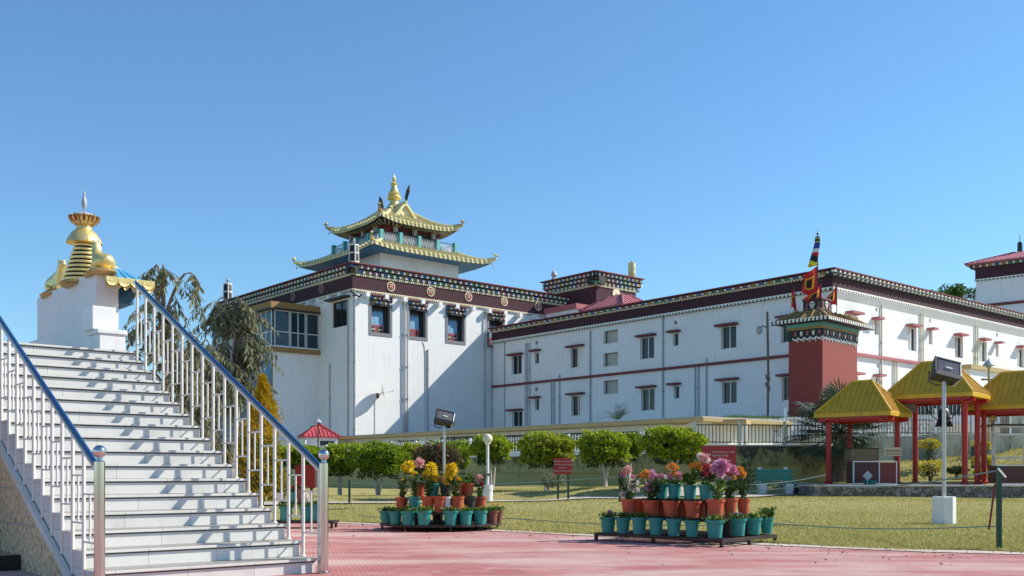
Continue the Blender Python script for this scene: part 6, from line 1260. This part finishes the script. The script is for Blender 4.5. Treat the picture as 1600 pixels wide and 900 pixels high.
def plant(t, h0, kind, g, tall=.4, flowers=(), r=.1, spread=.1):
    Ps, Ds, Ls = [], [], []; q = MB(); n_ = {'low': 90, 'tall': 170, 'bushy': 220, 'none': 30}[kind]
    if kind in ('low', 'none'):
        d = g.normal(size=(n_, 3)) * [1, 1, .5]; P = np.stack([g.normal(0, r * .5, n_), g.normal(0, r * .5, n_), h0 + g.uniform(0, .05 if kind == 'low' else .02, n_)], -1); leafcloud('leaves', P, unit(d + [0, 0, .8]), g.uniform(.04, .08, n_), .028, 'leaf_green' if kind == 'low' else 'leaf_dark', t)
        q.tube([(0, 0, h0 - .03), (.01, 0, h0 + .03)], .004, 'leaf_green', 4)
    else:
        for s in range(5):
            a = g.uniform(0, 6.3); tip = Vector((spread * math.cos(a), spread * math.sin(a), h0 + tall * g.uniform(.7, 1))); b = Vector((g.normal(0, .02), g.normal(0, .02), h0 - .03)); mid = b.lerp(tip, .5) + Vector((g.normal(0, .02), g.normal(0, .02), .02)); q.tube([b, mid, tip], .005, 'leaf_green', 5)
            for k in range(n_ // 5): f = g.uniform(.1, .98); x = b.lerp(mid, f * 2) if f < .5 else mid.lerp(tip, f * 2 - 1); Ps.append(tuple(x)); aa = g.uniform(0, 6.3); Ds.append((math.cos(aa), math.sin(aa), g.uniform(-.3, .6))); Ls.append(g.uniform(.04, .085))
        leafcloud('leaves', np.array(Ps), np.array(Ds), np.array(Ls), np.array(Ls) * .45, 'leaf_dark' if kind == 'tall' else 'leaf_green', t)
    for (x, y, z, rr, mat) in flowers:
        q.tube([(0, 0, h0 - .03), (x * .6, y * .6, h0 + (z - h0) * .6), (x, y, z)], .005, 'leaf_green', 5)
    q.build('stems', t)
    by = {}
    for (x, y, z, rr, mat) in flowers: P, D, L = bloom(None, (x, y, z), rr, g, 150 if rr > .05 else 50, .25); by.setdefault(mat, []).append((P, D, L, rr))
    for (x, y, z, rr, mat) in flowers:
        P, D, L = bloom(None, (x, y, z), rr, g, int(130 if rr > .045 else 45), .25); leafcloud('flower', P, D, L, L * .42, mat, t, .5)
def pot(label, u, vrim, vbot, Y, mat, zbase, wpx, kind='low', flowers=(), tall=.35, group='pots on the flower stands', ribs=None):
    """flowers: (u, v, radius px, material) -> converted to metres about the pot"""
    x = (u - 800) / F * Y; h = max(.12, HC + (HV - vrim) / F * Y - zbase); r = wpx / 2 / F * Y / 1.05; t = thing('flower_pot', label, 'flower pot', (x, Y, zbase + .003), 0, group); jr = np.random.default_rng(int(u * 13 + Y * 7)); r *= float(jr.uniform(.95, 1.06)); h *= float(jr.uniform(.95, 1.04))
    pot_mesh(t, r, h, mat, ribs if ribs is not None else mat == 'terracotta_pot'); fl = [((fu - u) / F * Y, float(RNG.uniform(-.04, .04)), HC + (HV - fv) / F * Y - zbase, fr * 1.25 / F * Y, fm) for fu, fv, fr, fm in flowers]
    plant(t, h * .93, kind, np.random.default_rng(int(u * 7 + vrim)), tall, fl, r, r * 1.1); return t
def tier_round(name, label, u, Y, tiers, zs, rs):
    cx = (u - 800) / F * Y; t = thing(name, label, 'plant stand', (cx, Y, 0), 0, 'flower stands')
    for (z, r) in zip(zs, rs):
        q = MB(); n_ = 20
        q.lathe([(r - .05, z - .03), (r, z - .03), (r, z), (r - .05, z)], 'iron', 40)
        for k in range(-6, 7):
            y = k * r / 6.6; w = math.sqrt(max(0, r * r - y * y)) - .02; q.box(-w, w, y - .05, y + .045, z - .025, z - .003, 'iron')
        q.build('tier', t)
    for k in range(8): a = 2 * math.pi * (k + .3) / 8; q = MB(); r = rs[0] - .04; q.box(r * math.cos(a) - .018, r * math.cos(a) + .018, r * math.sin(a) - .018, r * math.sin(a) + .018, .014, zs[0] - .03, 'iron'); q.build('leg', t)
    for zi in (1, 2):
        for k in range(5): a = 2 * math.pi * k / 5 + .4; r = rs[zi] - .06; q = MB(); q.box(r * math.cos(a) - .015, r * math.cos(a) + .015, r * math.sin(a) - .015, r * math.sin(a) + .015, zs[zi - 1], zs[zi] - .03, 'iron'); q.build('support', t)
    return t
S1Y = 16.95; cx1 = (688.5 - 800) / F * S1Y
tier_round('flower_stand', 'round three tier iron flower stand with yellow chrysanthemums, left of the lawn', 688.5, S1Y, 3, (.115, .31, .56), (1.03, .68, .36))
O3 = ('first', 'second', 'third', 'fourth', 'fifth', 'sixth', 'seventh', 'eighth', 'ninth', 'tenth')
def ringY(u, r, Yc=S1Y, cx=cx1, back=False):
    # front (or back) intersection of the pixel column with a ring of radius r about the stand centre
    k = (u - 800) / F; a = k * k + 1; b_ = -2 * (k * cx + Yc); c = cx * cx + Yc * Yc - r * r; D_ = max(0, b_ * b_ - 4 * a * c); return (-b_ + (1 if back else -1) * math.sqrt(D_)) / (2 * a)
T1 = [(604, 'teal_pot', 'low', ()), (618, 'teal_pot', 'low', ()), (638, 'teal_pot', 'low', ((637, 790, 3, 'petal_orange'),)), (662.5, 'teal_pot', 'low', ((663, 794, 3, 'petal_orange'),)), (704, 'teal_pot', 'low', ((706, 793, 3, 'petal_orange'),)), (727.5, 'teal_pot', 'low', ((726, 792, 3, 'petal_orange'),)), (750.5, 'teal_pot', 'low', ((751, 793, 3, 'petal_orange'),)), (768.5, 'brown_pot', 'low', ((770, 787, 2.5, 'petal_orange'), (773, 789, 2, 'petal_yellow')))]
for i, (u, mt, kd, fl) in enumerate(T1):
    lab = '%s %s pot from left, bottom tier of round stand%s' % (O3[i], 'teal' if mt == 'teal_pot' else 'brown', ', with an orange marigold' if fl else '')
    pot(lab, u, 798, 823, ringY(u, .90), mt, .115, 24 if mt == 'teal_pot' else 21, kd, fl)
pot('small brown pot at the right edge of the round stand, behind its brown neighbour', 778, 797, 821, ringY(777, .93) + .25, 'brown_pot', .115, 17, 'low', ((777, 788, 2.5, 'petal_orange'),))
for i, u in enumerate((652, 684, 716, 739)): pot('%s dark shaded pot from left in the back row of the round stand' % O3[i], u, 799, 822, ringY(u, .78, back=True), 'dark_pot', .115, 21, 'none')
T2 = [(628, 'terracotta_pot', 'tall', ((640, 729, 9, 'petal_yellow'), (633, 731, 7, 'petal_yellow'), (648, 741, 5, 'petal_yellow'), (631, 752, 4, 'petal_yellow'), (641, 760, 2.5, 'petal_yellow')), 'terracotta pot with tall yellow chrysanthemums at the left of the middle tier'),
      (647.5, 'teal_pot', 'tall', ((655, 724, 8, 'petal_salmon'),), 'teal pot with a tall pink chrysanthemum on the middle tier of the round stand'),
      (669, 'terracotta_pot', 'tall', ((674, 733, 9.5, 'petal_yellow'), (667, 743, 7, 'petal_yellow'), (680, 746, 7, 'petal_yellow'), (658, 779, 3.5, 'petal_yellow')), 'terracotta pot with a heavy yellow chrysanthemum in the centre of the middle tier'),
      (687, 'terracotta_pot', 'none', (), 'shaded terracotta pot left of the white pot on the middle tier'),
      (698.5, 'plastic_white', 'none', (), 'small white plastic pot on the middle tier of the round stand'),
      (714.5, 'terracotta_pot', 'tall', ((704, 736, 10, 'petal_yellow'), (700, 745, 8, 'petal_yellow'), (709, 731, 7, 'petal_yellow'), (697, 753, 5, 'petal_yellow')), 'terracotta pot with leaning bright yellow chrysanthemum on the middle tier'),
      (734, 'dark_pot', 'none', (), 'dark pot between two terracotta pots at the right of the middle tier'),
      (750, 'terracotta_pot', 'tall', ((749, 749, 7, 'petal_salmon'), (753, 757, 4, 'petal_red')), 'terracotta pot with a salmon chrysanthemum at the right end of the middle tier')]
for i, (u, mt, kd, fl, lab) in enumerate(T2): pot(lab, u, 776.5 if mt != 'plastic_white' else 776, 800, ringY(max(min(u, 748), 630), .58), mt, .31, 22 if mt != 'plastic_white' else 12, kd, fl, .42)
T3 = [(656, 'terracotta_pot', 'none', (), 'shaded terracotta pot at the left of the top tier'), (676, 'teal_pot', 'bushy', ((668, 735, 4, 'petal_yellow'),), 'teal pot at the centre of the top tier with leafy stems'), (696, 'dark_pot', 'none', ((690, 750, 4, 'petal_red'),), 'dark pot in the middle of the top tier'),
      (716, 'terracotta_pot', 'bushy', ((713, 748, 4, 'petal_orange'), (719, 750, 4, 'petal_yellow')), 'terracotta pot with small orange and yellow blooms on the top tier'), (731, 'terracotta_pot', 'low', (), 'terracotta pot with short green leaves at the right of the top tier')]
for u, mt, kd, fl, lab in T3: pot(lab, u, 755.5, 776, ringY(max(min(u, 716), 660), .27), mt, .56, 20, kd, fl, .16)
# rectangular stand
KX, KY = 2.66, 12.6; e1 = Vector((-.722, .692, 0)); e2 = Vector((.692, .722, 0)); L1, L2 = 2.08, 1.39
ang = math.atan2(e2.y, e2.x)           # local x = e2, local y = e1
rs_ = thing('flower_stand', 'stepped rectangular iron flower stand crowded with pots in front of the big red sign', 'plant stand', (KX, KY, 0), ang, 'flower stands')
zs = (.12, .36, .60); ins = (0, .26, .5)
for z, k in zip(zs, ins):
    mb = MB(); a0, a1, b0, b1 = k * .9, L2 - k * .9, k, L1 - k
    for q0, q1, w0, w1 in ((a0, a1, b0, b0 + .04), (a0, a1, b1 - .04, b1), (a0, a0 + .04, b0 + .0405, b1 - .0405), (a1 - .04, a1, b0 + .0405, b1 - .0405)): mb.box(q0, q1, w0, w1, z - .045, z, 'iron')
    n_ = 6
    for j in range(n_): s = a0 + .06 + (a1 - a0 - .12) * j / (n_ - 1); mb.box(s - .025, s + .025, b0 + .041, b1 - .041, z - .03, z - .006, 'iron')
    mb.build('tier', rs_)
for x, y in ((.02, .02), (L2 - .02, .02), (.02, L1 - .02), (L2 - .02, L1 - .02), (.02, L1 * .52), (L2 - .02, L1 * .5), (L2 * .5, .02)): mb = MB(); mb.box(x - .02, x + .02, y - .02, y + .02, .014, zs[0] - .045, 'iron'); mb.build('leg', rs_)
for zi in (1, 2):
    k = ins[zi]
    for x in (k * .9 + .05, L2 - k * .9 - .05):
        for y in (k + .05, L1 - k - .05): mb = MB(); mb.box(x - .015, x + .015, y - .015, y + .015, zs[zi - 1], zs[zi] - .045, 'iron'); mb.build('support', rs_)
RF = Frame(KX, KY, math.degrees(ang))
def rpos(u, x=None, y=None):            # column u meets the local line x = const (front-left side) or y = const (right side)
    if x is not None: yy = RF.onX(u, 800, x)[0]; return RF.wor(x, yy)
    xx = RF.onY(u, 800, y)[0]; return RF.wor(xx, y)
def rp(label, u, side, off, tier, mat, wpx, hh, kind='low', flowers=(), tall=.3):
    x, Y = rpos(u, x=off) if side == 'L' else rpos(u, y=off); z = zs[tier]; vr = HV - (z + hh - HC) * F / Y
    return pot(label, u, vr, 0, Y, mat, z, wpx, kind, flowers, tall, 'pots on the flower stands')
for i, (u, fl) in enumerate(((950, ((953, 801, 4, 'petal_magenta'), (960, 803, 3, 'petal_magenta'))), (973.5, ((968, 803, 2.5, 'petal_white'),)), (999, ()), (1025, ()), (1053, ()), (1081, ()))):
    rp('%s teal pot from the left along the bottom tier of the rectangular stand' % O3[i], u, 'L', .14, 0, 'teal_pot', 26, .22, 'low' if i < 3 else 'none', fl)
rp('big bright teal pot at the front corner of the rectangular stand', 1117, 'L', .16, 0, 'teal_pot', 30, .235, 'low', ((1110, 809, 2, 'petal_white'),))
rp('teal pot with violet pansies right of the front corner pot', 1153, 'R', .2, 0, 'teal_pot', 28, .23, 'low', ((1148, 804, 4, 'petal_violet'), (1156, 805, 4, 'petal_violet'), (1152, 802, 3, 'petal_white')))
rp('second teal pot from the right end of the rectangular stand', 1178, 'R', .2, 0, 'teal_pot', 26, .225, 'low', ())
rp('teal pot with an upright leafy plant at the right end of the rectangular stand', 1198, 'R', .2, 0, 'teal_pot', 22, .22, 'bushy', (), .16)
rp('dark shaded pot behind the front corner of the rectangular stand', 1136, 'R', .5, 0, 'dark_pot', 22, .22, 'none')
for i, (u, fl, tl) in enumerate(((984, ((981, 735, 7, 'petal_salmon'), (975, 741, 5, 'petal_pink'), (992, 754, 6.5, 'petal_white'), (986.5, 763, 6.5, 'petal_white'), (974, 773, 5.5, 'petal_white'), (995, 766, 4, 'petal_white'), (990, 746, 4, 'petal_pink')), .35),
                                 (1017, ((1009, 740, 6, 'petal_orange'), (1003, 744, 5, 'petal_orange'), (1018, 741, 7, 'petal_magenta'), (1013, 748, 4, 'petal_orange'), (1024, 746, 5, 'petal_pink'), (1015, 761, 8, 'petal_magenta'), (1022, 768, 4, 'petal_magenta')), .35),
                                 (1048.5, (), .1), (1082, (), .1))):
    rp(['terracotta pot with white chrysanthemum balls at the left of the middle tier', 'terracotta pot with magenta and orange chrysanthemums on the middle tier', 'plain terracotta pot in the middle row below the left teal pots', 'plain terracotta pot in the middle row under the green leaved teal pot'][i], u, 'L', .36, 1, 'terracotta_pot', 29, .225, 'tall' if fl else 'none', fl, tl)
for i, u in enumerate((999, 1033, 1065, 1098)): rp('%s shaded terracotta pot of the hidden row inside the middle tier' % O3[i], u, 'L', .6, 1, 'terracotta_pot', 22, .21, 'none')
rp('large bright terracotta pot with a huge magenta and white chrysanthemum', 1118, 'L', .38, 1, 'terracotta_pot', 29, .25, 'bushy', ((1127, 730, 12, 'petal_magenta'), (1132, 728, 10, 'petal_pink'), (1117, 733, 7, 'petal_magenta'), (1126, 741, 7, 'petal_magenta')), .3)
rp('terracotta pot with pink chrysanthemums right of the largest bloom', 1141, 'R', .42, 1, 'terracotta_pot', 24, .245, 'tall', ((1144, 733, 7, 'petal_pink'), (1150, 739, 5, 'petal_pink'), (1139, 748, 4, 'petal_magenta'), (1147, 747, 4, 'petal_orange')), .3)
rp('terracotta pot with orange blooms at the right end of the middle tier', 1161.5, 'R', .42, 1, 'terracotta_pot', 22, .24, 'tall', ((1155, 735, 6, 'petal_orange'), (1160, 741, 6, 'petal_orange'), (1157, 771, 3, 'petal_orange')), .35)
for i, (u, kd, fl, lab) in enumerate(((1033, 'low', ((1034, 745, 5, 'petal_pink'), (1040, 746, 4, 'petal_white'), (1028, 744, 3, 'petal_white')), 'leftmost teal pot on the top tier with small pale blooms'), (1054, 'low', ((1051, 730, 6, 'petal_orange'), (1045, 731, 4, 'petal_orange'), (1057, 731, 4, 'petal_orange'), (1053, 741, 5, 'petal_orange'), (1047, 745, 5, 'petal_pink'), (1062, 743, 6, 'petal_pink')), 'teal pot with orange and pink chrysanthemums on the top tier'),
                                      (1078, 'bushy', ((1083, 729, 6, 'petal_orange'), (1090, 729, 7, 'petal_orange'), (1099, 717, 8, 'petal_salmon'), (1094, 713, 5, 'petal_white'), (1105, 719, 5, 'petal_white')), 'teal pot with broad green leaves and orange blooms on the top tier'), (1104, 'tall', ((1105, 731, 6, 'petal_red'), (1110, 738, 6, 'petal_red'), (1102, 742, 5, 'petal_red'), (1113, 729, 4, 'petal_salmon')), 'rightmost teal pot on the top tier with crimson chrysanthemums'))):
    rp(lab, u, 'L', .6, 2, 'teal_pot', 24 if i != 3 else 28, .2, kd, fl, .22)
# pots partly seen behind the stair railing
t = thing('flower_stand', 'low iron bench with pots seen between the right stair balusters', 'plant stand', (at(468, 0, 17).x, 17.2, 0), 0, 'flower stands'); mb = MB(); mb.box(-.55, .6, -.25, .25, .1, .14, 'iron'); mb.build('tier', t); mb = MB(); mb.box(-.4, .3, -.02, .2, .42, .46, 'iron'); mb.build('upper_tier', t)
for x in (-.5, .55):
    for y in (-.2, .2): mb = MB(); mb.box(x - .02, x + .02, y - .02, y + .02, .012, .1, 'iron'); mb.build('leg', t)
for x in (-.36, .26): mb = MB(); mb.box(x - .02, x + .02, .0, .04, .14, .42, 'iron'); mb.build('support', t)
for i, (u, vr, z, mt, w, fl, lab) in enumerate(((447, 793, .14, 'teal_pot', 24, (), 'teal pot at the left of the low bench behind the stair railing'), (478, 793, .14, 'teal_pot', 22, ((478, 778, 7, 'petal_white'),), 'teal pot with a pale bloom on the low bench behind the stair railing'), (494, 791, .14, 'teal_pot', 20, (), 'rightmost teal pot on the low bench beside the newel post'),
    (458, 771, .46, 'teal_pot', 17, ((455, 764, 4, 'petal_red'), (462, 762, 4, 'petal_red')), 'teal pot with red leaves on the upper board behind the stair railing'), (438, 772, .46, 'plastic_white', 14, ((436, 765, 3, 'petal_red'),), 'white pot on the upper board behind the stair railing'), (470, 765, .46, 'brown_pot', 14, ((468, 757, 4, 'petal_red'),), 'brown pot with red flowers on the upper board behind the stair railing'))):
    pot(lab, u, vr - 2, 0, 17.1 if z < .3 else 17.3, mt, z, w, 'low', fl)
